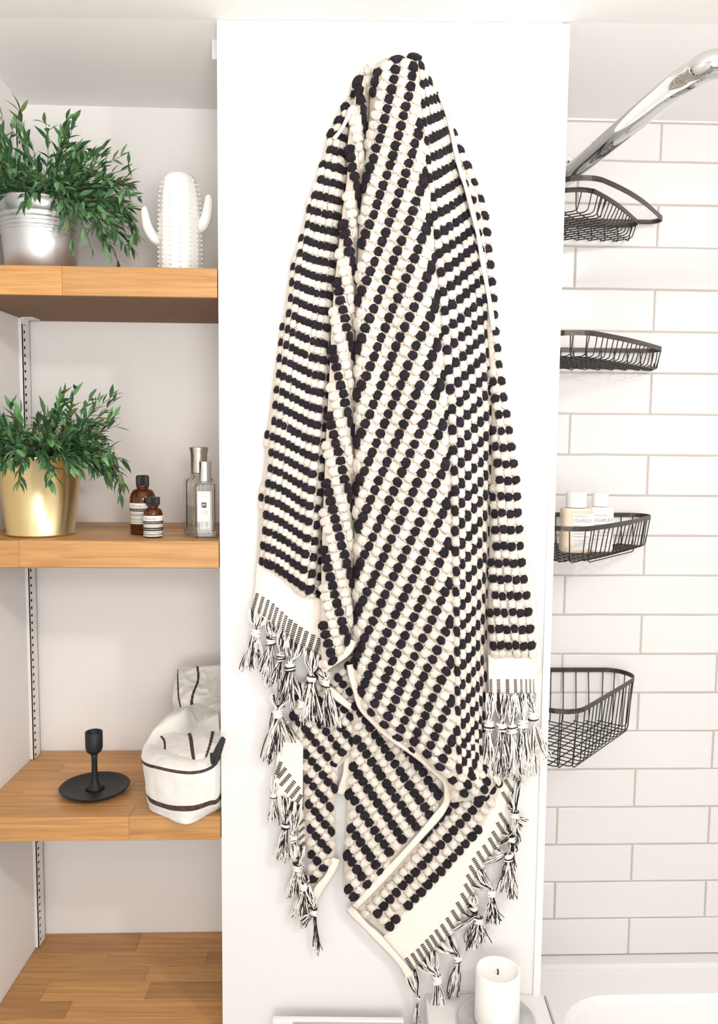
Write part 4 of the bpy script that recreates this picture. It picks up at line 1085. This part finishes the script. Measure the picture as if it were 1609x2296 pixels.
# ---- lower pieces
poly6 = [(790, 1570), (860, 1620), (930, 1680), (1000, 1742), (999, 1790), (975, 1832), (900, 1912), (835, 1986), (798, 2030), (773, 2008), (771, 1960), (776, 1850), (778, 1780), (784, 1700), (789, 1630)]
P6 = Panel(poly6, 0.030, 0.012, 24, lambda x, y: 0.004 * math.sin((x + y * 0.5) / 40))
poly7 = [(1000, 1745), (1060, 1700), (1090, 1690), (1126, 1738), (1118, 1782), (1078, 1862), (1042, 1902), (1010, 1942), (962, 1992), (905, 2048), (866, 2098), (830, 2068), (798, 2034), (880, 1945), (975, 1840), (1000, 1790)]
P7 = Panel(poly7, 0.020, 0.008, 24)
poly8 = [(652, 1560), (700, 1505), (742, 1500), (790, 1470), (800, 1590), (796, 1690), (758, 1720), (750, 1800), (752, 1900), (745, 1932), (716, 1972), (696, 1992), (690, 1960), (682, 1850), (680, 1750), (678, 1670), (655, 1640)]
P8 = Panel(poly8, 0.024, 0.012, 26, lambda x, y: -0.008 * math.exp(-((x - 745) / 10) ** 2) if y < 1720 else 0)

S34 = P34.sheet('centre_fall', M_cloth)
P1.sheet('left_fall', M_cloth); P2.sheet('fold_between', M_cloth, step=11); P5.sheet('right_fall', M_cloth, step=11)
P6.sheet('lower_front_fall', M_cloth); P7.sheet('lower_right_fall', M_cloth); P8.sheet('lower_left_fall', M_cloth)

def ok(p, x, y, m=4): return inside(x, y, p.poly) and edist(x, y, p.poly) > m
# P34: columns run down to the right, bending steeper past the ridge
def dir34(x, y):
    a = interp(y, [(150, 22), (450, 26), (800, 31), (1300, 38), (1750, 46)])
    e = interp(y, [(150, 50), (500, 42), (900, 34), (1500, 22), (1750, 8)])
    a += e * 0.35 * sstep((x - ridge(y) + 30) / 60)
    a = math.radians(a); return math.cos(a), math.sin(a)
y = 20.0; ph = 0.0
while y < 1640:
    xl = interp(y, [(150, 832), (400, 815), (700, 797), (1400, 794), (1640, 805)])
    vp = interp(y, [(150, 23), (500, 25), (800, 26.6), (1600, 26)])
    kph = interp(y, [(150, 0.08), (500, 0.19), (800, 0.25), (1500, 0.29)])
    x_, y_ = xl - 6, y - 3; s_ = 0.0; PER = 40.5
    k0 = math.ceil((0 + ph) * 2) / 2
    nxt = (k0 - ph + 0.0) * PER; idx = int(round(k0 * 2))
    for _ in range(700):
        dx, dy = dir34(x_, y_)
        if s_ >= nxt:
            if ok(P34, x_, y_, 2) and (x_ < ridge(y_) + 3 or y_ > 1735):
                put(P34, x_, y_, dx, dy, PER / 2 * 0.98, max(9, vp * dx * 0.99), idx % 2 == 0)
            nxt += PER / 2; idx += 1
        x_ += dx; y_ += dy; s_ += 1
        if x_ > 1130 or y_ > 1810: break
    y += vp; ph += kph
# right of the ridge the cloth turns away: upright columns close together, rows climbing to the right
rb4 = sorted((b_, a_) for a_, b_ in lf5) + [(1620, 1086), (1700, 1088), (1750, 1108)]
for k in range(7):
    yy = 150.0; i = 0; t_ = (k + 0.5) / 7; f_ = 1 - (1 - t_) ** 1.2
    while yy < 1900:
        per = interp(yy, [(200, 42), (600, 43), (1000, 46), (1500, 44)]); sl = interp(yy, [(200, 0.40), (500, 0.55), (800, 0.85), (1200, 1.25), (1600, 1.3)])
        r0 = ridge(yy) + 4; x = lerp(r0, interp(yy, rb4), f_); y2 = yy - sl * (x - r0)
        r0 = ridge(y2) + 4; rr_ = interp(y2, rb4); x = lerp(r0, rr_, f_); wdt = (rr_ - r0) / 7 * 1.2 * (1 - t_) ** 0.2
        if y2 < 1738 and ok(P34, x, y2, 2): put(P34, x, y2, 0.12, 0.99, per / 2, max(9.5, wdt * 1.1), i % 2 == 0)
        yy += per / 2; i += 1
# P1: columns run down, rows slope down to the right
xb = 560.0; cols_ = []
r1 = random.Random(3)
while xb < 860:
    w_ = interp(xb, [(560, 12), (585, 12), (620, 11), (660, 14), (700, 18), (720, 19), (860, 19)]) * r1.uniform(0.93, 1.07)
    cols_.append((xb, w_)); xb += w_
for (xc, w_) in cols_:
    for i in range(-4, 62):
        yr = 190 + i * 18.4
        slope = interp(yr, [(200, 0.42), (700, 0.36), (1000, 0.40), (1270, 0.50)])
        x = xc + (1290 - yr) * 0.090
        yy = yr + slope * (x - 650) * 1.0 + 4 * math.sin(x / 26)
        x = xc + (1290 - yy) * 0.090
        if ok(P1, x, yy, 2): put(P1, x, yy, -0.09, 0.996, 18.2, w_ * 1.02 + 1.5, i % 2 == 0)
# P2: columns cross the fold, slightly rising
for j in range(-2, 64):
    y0 = 160 + j * 21.3
    xm = interp(y0, [(150, 822), (300, 803), (500, 784), (800, 768), (1200, 758), (1480, 752)])
    for i in range(-5, 6):
        u = i * 20.5 + ((j * 5.5) % 41.0) - 20
        x = xm + u; yy = y0 - 0.22 * u + 0.0016 * u * u
        if ok(P2, x, yy, 1.5): put(P2, x, yy, 0.97, -0.22, 20.5, 20.5, i % 2 == 0)
# P5: upright columns
for k in range(7):
    for i in range(0, 76):
        yy = 262 + i * 18.5
        x = interp(yy, [(b, a) for a, b in sil_r]) - 6 - 17.5 * k * interp(k, [(0, 1), (6, 0.96)])
        if ok(P5, x, yy, 2): put(P5, x, yy + (2 if k % 2 else 0), 0.09, 0.996, 18.4, 17.5, i % 2 == 0)
def affine(P, o, a, b, ni, nj, al, ac):
    La = math.hypot(*a)
    for i in range(-ni, ni):
        for j in range(-nj, nj):
            x = o[0] + a[0] * i / 2 + b[0] * j; yy = o[1] + a[1] * i / 2 + b[1] * j
            if ok(P, x, yy, 5): put(P, x, yy, a[0] / La, a[1] / La, La / 2, ac, i % 2 == 0)
affine(P6, (836, 1784), (30, -28), (11, 16.3), 40, 40, 20, 19.5)
affine(P7, (972, 1968), (27, 29), (14.2, -15.4), 40, 40, 20, 20)
affine(P8, (702, 1762), (21.5, -25), (12.3, 15.5), 40, 40, 17, 19)

# tufts: the 300 that show largest stand as parts, the rest are one pile
tufts.sort(key=lambda a: a[0] - (0 if a[1] else 0))
o_t = np.array(towel['_o'])
stuffd = {True: ([], [], 0), False: ([], [], 0)}
acc = {True: [[], [], 0], False: [[], [], 0]}
for i, (_, dark, M) in enumerate(tufts):
    k = R_.randrange(8)
    if i < 290:
        ob = bpy.data.objects.new('tuft', (TUFT_D if dark else TUFT_W)[k]); COL.objects.link(ob); ob.parent = towel
        M2 = M.copy(); M2[:3, 3] -= o_t; ob.matrix_basis = Matrix(M2.tolist())
    else:
        v, f = TUFTS[k]; a = acc[dark]
        a[0].append(v @ M[:3, :3].T + (M[:3, 3] - o_t)); a[1].append(f + a[2]); a[2] += len(v)
for dark in (True, False):
    V = np.concatenate(acc[dark][0]).astype(np.float32); V[:, 1] = np.minimum(V[:, 1], PIER_Y - 0.0005 - o_t[1]); Fc = np.concatenate(acc[dark][1]).astype(np.int32)
    me = bpy.data.meshes.new('tuft_pile'); me.vertices.add(len(V)); me.vertices.foreach_set('co', V.ravel())
    me.loops.add(Fc.size); me.loops.foreach_set('vertex_index', Fc.ravel()); me.polygons.add(len(Fc))
    me.polygons.foreach_set('loop_start', np.arange(0, Fc.size, 3, dtype=np.int32)); me.polygons.foreach_set('use_smooth', np.ones(len(Fc), dtype=bool))
    me.materials.append(M_dark if dark else M_cream); me.update(calc_edges=True)
    ob = bpy.data.objects.new('black_tuft_pile' if dark else 'cream_tuft_pile', me); COL.objects.link(ob); ob.parent = towel; ob['kind'] = 'stuff'

stitches.build('stitch_threads', M_stitch, towel, props={'kind': 'stuff'})
# hems: folded tape along the edges
def hem(pts, w, d, name='hem', th=0.0008):
    w = w * 1.25
    P = smooth_path(pts, 6); mb = MB(); vs = []
    for i, (x, y, dd) in enumerate(P):
        a = P[max(i - 1, 0)]; b = P[min(i + 1, len(P) - 1)]; tx, ty = b[0] - a[0], b[1] - a[1]; L = math.hypot(tx, ty) + 1e-9; nx, ny = -ty / L, tx / L
        k = w / 2 * (1 + 0.12 * math.sin(i * 0.7))
        for (s_, o_) in ((-1, 0), (-0.6, th), (0.6, th), (1, 0), (0.6, -th), (-0.6, -th)):
            vs.append(W(x + nx * k * s_, y + ny * k * s_, PIER_Y - dd - o_))
    n = len(P); fs = [(i * 6 + j, i * 6 + (j + 1) % 6, i * 6 + 6 + (j + 1) % 6, i * 6 + 6 + j) for i in range(n - 1) for j in range(6)]
    fs += [(5, 4, 3, 2, 1, 0), tuple((n - 1) * 6 + j for j in range(6))]
    mb.add(vs, fs); return mb.build(name, M_hem, towel, smooth=True)
hem([(785, 1490, .040), (797, 1545, .046), (815, 1590, .048), (860, 1638, .050), (930, 1690, .050), (985, 1735, .046), (1003, 1765, .040), (1000, 1800, .036), (970, 1842, .034), (885, 1938, .032), (795, 2034, .028)], 14, 0)
hem([(791, 1436, .050), (775, 1466, .050), (742, 1487, .046), (723, 1508, .040), (727, 1534, .036), (752, 1560, .034), (792, 1590, .030)], 14, 0)
hem([(985, 208, .052), (1004, 262, .055), (1029, 370, .056), (1050, 440, .056), (1070, 520, .056), (1084, 600, .055), (1098, 680, .052), (1106, 740, .046)], 8, 0)
hem([(775, 380, .050), (766, 400, .050), (752, 300, .046)][::-1] if False else [(790, 240, .055), (768, 285, .052), (748, 312, .046)], 7, 0)
hem([(1166, 1180, .016), (1178, 1260, .018), (1192, 1350, .020), (1203, 1450, .022), (1204, 1510, .02)], 14, 0)
hem([(782, 2036, .016), (815, 2072, .018), (850, 2106, .018), (905, 2168, .018), (921, 2202, .018)], 14, 0)
hem([(753, 1925, .016), (738, 1962, .018), (712, 1998, .018), (700, 2034, .016)], 16, 0)
hem([(786, 1696, .014), (778, 1735, .014), (766, 1782, .012)], 20, 0)
hem([(835, 142, .045), (860, 128, .045), (900, 122, .045), (935, 124, .045)], 8, 0)

# flat bands and woven bars, then tassels
def bar(x0, y0, x1, y1, w, panel, off=0.0012):
    L = math.hypot(x1 - x0, y1 - y0); tx, ty = (x1 - x0) / L, (y1 - y0) / L; nx, ny = -ty, tx; mb = MB()
    rows = max(5, int(L / 4.2)); colsn = 3
    for i in range(rows):
        for j in range(colsn):
            c0 = (i + 0.12) / rows * L; c1 = (i + 0.72) / rows * L; w0 = -w / 2 + j * w / colsn + 0.3; w1 = w0 + w / colsn - 0.5
            q = [(x0 + tx * a + nx * b, y0 + ty * a + ny * b) for a, b in ((c0, w0), (c1, w0), (c1, w1), (c0, w1))]
            lo = [panel.P(x, y, off - 0.0012) for x, y in q]; hi = [panel.P(x, y, off) for x, y in q]
            mb.add(lo + hi, [(4, 5, 6, 7), (0, 1, 5, 4), (1, 2, 6, 5), (2, 3, 7, 6), (3, 0, 4, 7)])
    mb.build('woven_bar', M_black_yarn, towel)
# left band
tops = [(577, 1330), (590, 1338), (602, 1345), (613, 1353), (622, 1362), (633, 1371), (642, 1380), (652, 1389), (663, 1398), (675, 1406), (688, 1415), (703, 1423), (717, 1431)]
BL = Panel([(576, 1262), (620, 1290), (665, 1325), (722, 1345), (722, 1470), (706, 1462), (692, 1454), (664, 1446), (641, 1428), (622, 1412), (600, 1392), (563, 1370), (572, 1320)], 0.036, 0.004, 10, lambda x, y: 0.004 * math.cos((x + y * 0.1) / 13))
BL.sheet('left_border', M_band, step=12)
for (x, y) in tops: bar(x, y, x - 11, y + 38, 10 if x > 645 else 7.5, BL)
# right band
BR = Panel([(1094, 1468), (1200, 1472), (1204, 1560), (1096, 1558)], 0.034, 0.005, 10, lambda x, y: 0.002 * math.cos(x / 7))
BR.sheet('right_border', M_band, step=12)
for x, w in ((1101, 6), (1118, 8), (1138, 8), (1156, 7), (1169, 5), (1180, 4), (1189, 4), (1197, 3)): bar(x - 1, 1523, x, 1558, w, BR)
# lower right band
bars7 = [(919, 2162), (932, 2152), (944, 2142), (954, 2131), (964, 2121), (974, 2111), (985, 2099), (998, 2087), (1010, 2072), (1022, 2055), (1033, 2037), (1043, 2017), (1051, 1996), (1056, 1975), (1062, 1955),
         (1069, 1938), (1079, 1923), (1092, 1909), (1105, 1893), (1113, 1878), (1123, 1858), (1129, 1837), (1135, 1790), (1141, 1762), (1154, 1740)]
outer = [(x + 9, y + 15) for (x, y) in bars7]
B7 = Panel([(1124, 1722), (1114, 1784), (1074, 1864), (1040, 1904), (1008, 1944), (960, 1994), (902, 2050), (856, 2104), (880, 2135), (908, 2172)] + [(922, 2188)] + outer[1:-1] + [(1165, 1752), (1160, 1730)], 0.015, 0.003, 10)
B7.sheet('lower_right_border', M_band, step=12)
for i, (x, y) in enumerate(bars7): bar(x - 9, y - 14, x + 9, y + 15, 8.5, B7)
# lower left band
B8 = Panel([(628, 1650), (680, 1655), (679, 1700), (678, 1800), (674, 1845), (668, 1800 + 25), (640, 1806), (622, 1790), (615, 1760), (620, 1700)], 0.024, 0.004, 10, lambda x, y: 0.004 * math.sin(x / 12))
B8.sheet('lower_left_border', M_band, step=12)
for (x0, y0, x1, y1) in ((630, 1708, 619, 1738), (641, 1722, 622, 1745), (651, 1736, 628, 1762), (661, 1751, 640, 1778), (671, 1764, 651, 1790), (676, 1782, 662, 1804)): bar(x0, y0, x1, y1, 9, B8)
B9 = Panel([(668, 1820), (680, 1815), (684, 1880), (678, 1905), (668, 1895)], 0.014, 0.002, 8)
B9.sheet('lower_left_border', M_hem, step=10)
for k in range(4): bar(682, 1838 + k * 17, 669, 1850 + k * 17, 6, B9)

tr_ = random.Random(99)
def tassel(starts, knot, ends, d0, d1, n=26, spread=10, knot_r=8, wav=3.0, frac=0.42, rs=0.00068):
    """strands gathered from the woven edge into a knot, then hanging"""
    mb = MB(); kx_, ky_ = knot; dk = d1
    nn = len(starts); n = int(n * 1.9); spread *= 1.3; knot_r *= 1.1; wav *= 1.5
    for i in range(n):
        s_ = starts[i % nn]; e = ends[i % len(ends)]; mcol = 1 if tr_.random() < frac else 0
        sx, sy = s_[0] + (tr_.uniform(-3.5, 3.5) if mcol else tr_.choice((-1, 1)) * tr_.uniform(4, 10)), s_[1] + tr_.uniform(-3, 1)
        ko = (tr_.uniform(-.55, .55) * knot_r, tr_.uniform(-.4, .4) * knot_r)
        bow = tr_.uniform(-6, 6)
        p = [(sx, sy, d0), (lerp(sx, kx_, .4) + bow, lerp(sy, ky_, .45), lerp(d0, dk, .5) + 0.004 + tr_.uniform(-.002, .002)), (kx_ + ko[0] * 0.8, ky_ - knot_r, dk + tr_.uniform(-.002, .003)), (kx_ + ko[0], ky_ + ko[1], dk + tr_.uniform(-.003, .003))]
        ex, ey = e[0] + tr_.gauss(0, spread * 0.6), e[1] + tr_.uniform(-16, 6); q = 4
        w1, w2 = tr_.uniform(0, 6), tr_.uniform(-1, 1)
        for k in range(1, q + 1):
            t_ = k / q; a = t_ ** 0.8
            p.append((kx_ + ko[0] + (ex - kx_ - ko[0]) * a + wav * math.sin(w1 + k * 1.7) * w2 * t_, ky_ + knot_r * 0.5 + (ey - ky_ - knot_r * 0.5) * t_, max(0.003, dk * (1 - 0.25 * t_) + tr_.uniform(-.002, .002))))
        P = smooth_path(p, 3)
        mb.tube([W(x, y, PIER_Y - max(dd, 0.0025)) for x, y, dd in P], rs * tr_.uniform(0.8, 1.25), 4, mcol)
    t = mb.build('tassel', [M_white_yarn, M_black_yarn], towel, smooth=True)
    kb = MB()
    c = W(kx_, ky_, PIER_Y - dk)
    for i in range(5):
        rr = knot_r * 0.00068 * tr_.uniform(0.8, 1.05); zz_ = (i - 2) * knot_r * 0.00022; tl = tr_.uniform(-.35, .35)
        ring = [(c.x + rr * math.cos(a), c.y + rr * 0.8 * math.sin(a), c.z + zz_ + rr * tl * math.cos(a)) for a in [2 * PI * q / 14 for q in range(15)]]
        kb.tube(ring, 0.0012, 5, 1 if i == tr_.randrange(5) else 0)
    kb.tube([(c.x, c.y, c.z + knot_r * .0005), (c.x, c.y, c.z - knot_r * .0005)], knot_r * 0.00052, 10)
    kb.build('knot', [M_white_yarn, M_black_yarn], t, smooth=True)
def bt_(i): return (tops[i][0] - 11, tops[i][1] + 38)
# behind first, then in front
tassel([(655, 1520), (672, 1530), (690, 1530)], (676, 1578), [(690, 1650), (676, 1640)], .022, .030, 24, 10, 8)
tassel([(640, 1560), (630, 1565), (612, 1560)], (622, 1600), [(600, 1700), (618, 1690), (648, 1660)], .026, .036, 40, 12, 10)
tassel([(612, 1600), (640, 1620)], (606, 1650), [(596, 1712), (606, 1706)], .020, .020, 18, 7, 6)
tassel([bt_(0), bt_(1), bt_(2)], (573, 1418), [(547, 1502), (560, 1500), (582, 1478)], .034, .036, 34, 7, 9)
tassel([bt_(3), bt_(4), bt_(5)], (607, 1438), [(592, 1512), (606, 1534)], .034, .034, 30, 9, 9)
tassel([bt_(6), bt_(7)], (630, 1474), [(606, 1540), (626, 1548)], .034, .034, 24, 8, 8)
tassel([bt_(8), bt_(9), bt_(10)], (650, 1496), [(634, 1580), (648, 1588)], .036, .042, 32, 9, 10)
tassel([bt_(11), bt_(12), (716, 1476)], (698, 1522), [(688, 1620), (712, 1618)], .036, .044, 34, 9, 9)
tassel([(706, 1490), (716, 1496), (722, 1500)], (730, 1532), [(728, 1628), (756, 1628)], .036, .042, 34, 9, 9)
# lower left
tassel([(616, 1740), (622, 1760)], (613, 1786), [(604, 1848), (616, 1850)], .020, .022, 16, 6, 6, frac=.2)
tassel([(632, 1775), (642, 1790), (655, 1800)], (640, 1852), [(624, 1928), (642, 1930)], .024, .028, 30, 8, 8)
tassel([(655, 1800), (664, 1812), (668, 1806)], (657, 1880), [(668, 1940), (676, 1955)], .024, .028, 26, 6, 8)
tassel([(662, 1900), (675, 1900)], (666, 1944), [(652, 2010), (672, 2012)], .022, .026, 34, 9, 9)
tassel([(672, 1960), (684, 1965)], (680, 1988), [(660, 2060), (676, 2060), (690, 2050)], .018, .020, 30, 8, 8)
tassel([(686, 1985), (698, 2000)], (703, 2042), [(672, 2076), (684, 2074)], .018, .020, 18, 5, 7)
tassel([(700, 2020), (704, 2024)], (705, 2046), [(709, 2134), (712, 2140)], .016, .018, 12, 3, 6, frac=.6)
# right
for st, kn, en, n in (([(1099, 1556), (1104, 1557)], (1096, 1626), [(1090, 1738), (1100, 1735)], 30), ([(1117, 1557), (1128, 1557), (1138, 1557)], (1124, 1630), [(1112, 1740), (1136, 1735)], 44),
                      ([(1146, 1557), (1156, 1557)], (1148, 1634), [(1146, 1738), (1156, 1740)], 30), ([(1164, 1557), (1172, 1557)], (1172, 1622), [(1164, 1745), (1182, 1740)], 38),
                      ([(1182, 1556), (1190, 1556), (1198, 1556)], (1195, 1606), [(1190, 1735), (1204, 1715), (1222, 1700)], 34)):
    tassel(st, kn, en, .034, .040, n, 9, 10, wav=5, frac=.38)
# lower right
def o7(i): return (bars7[i][0] + 9, bars7[i][1] + 14)
tassel([o7(0), (915, 2180)], (936, 2240), [(934, 2290), (926, 2330)], .015, .022, 16, 5, 5)
tassel([o7(1), o7(2), o7(3), o7(4)], (980, 2196), [(970, 2290), (996, 2296), (984, 2320)], .015, .030, 44, 9, 10, wav=5)
tassel([o7(5), o7(6), o7(7)], (1026, 2150), [(1010, 2236), (1022, 2232)], .015, .026, 26, 7, 8, wav=5)
tassel([o7(8), o7(9), o7(10)], (1072, 2062), [(1056, 2128), (1084, 2112)], .015, .028, 32, 9, 9, wav=6)
tassel([o7(11), o7(12)], (1062, 2040), [(1052, 2118)], .015, .020, 18, 7, 7, wav=6)
tassel([o7(13), o7(14), o7(15)], (1101, 2002), [(1094, 2066), (1112, 2070)], .015, .028, 28, 7, 8, wav=5)
tassel([o7(16), o7(17), o7(18)], (1140, 1922), [(1124, 2000), (1150, 2012)], .015, .026, 32, 8, 9, wav=6)
tassel([o7(19), o7(20), o7(21)], (1146, 1880), [(1146, 1950), (1156, 1906)], .015, .022, 26, 6, 8, wav=5)
tassel([o7(22), o7(23), o7(24)], (1154, 1826), [(1160, 1885), (1166, 1850)], .015, .026, 30, 8, 8, wav=5)

# bookkeeping properties used only while building
for o in bpy.data.objects:
    if '_o' in o: del o['_o']
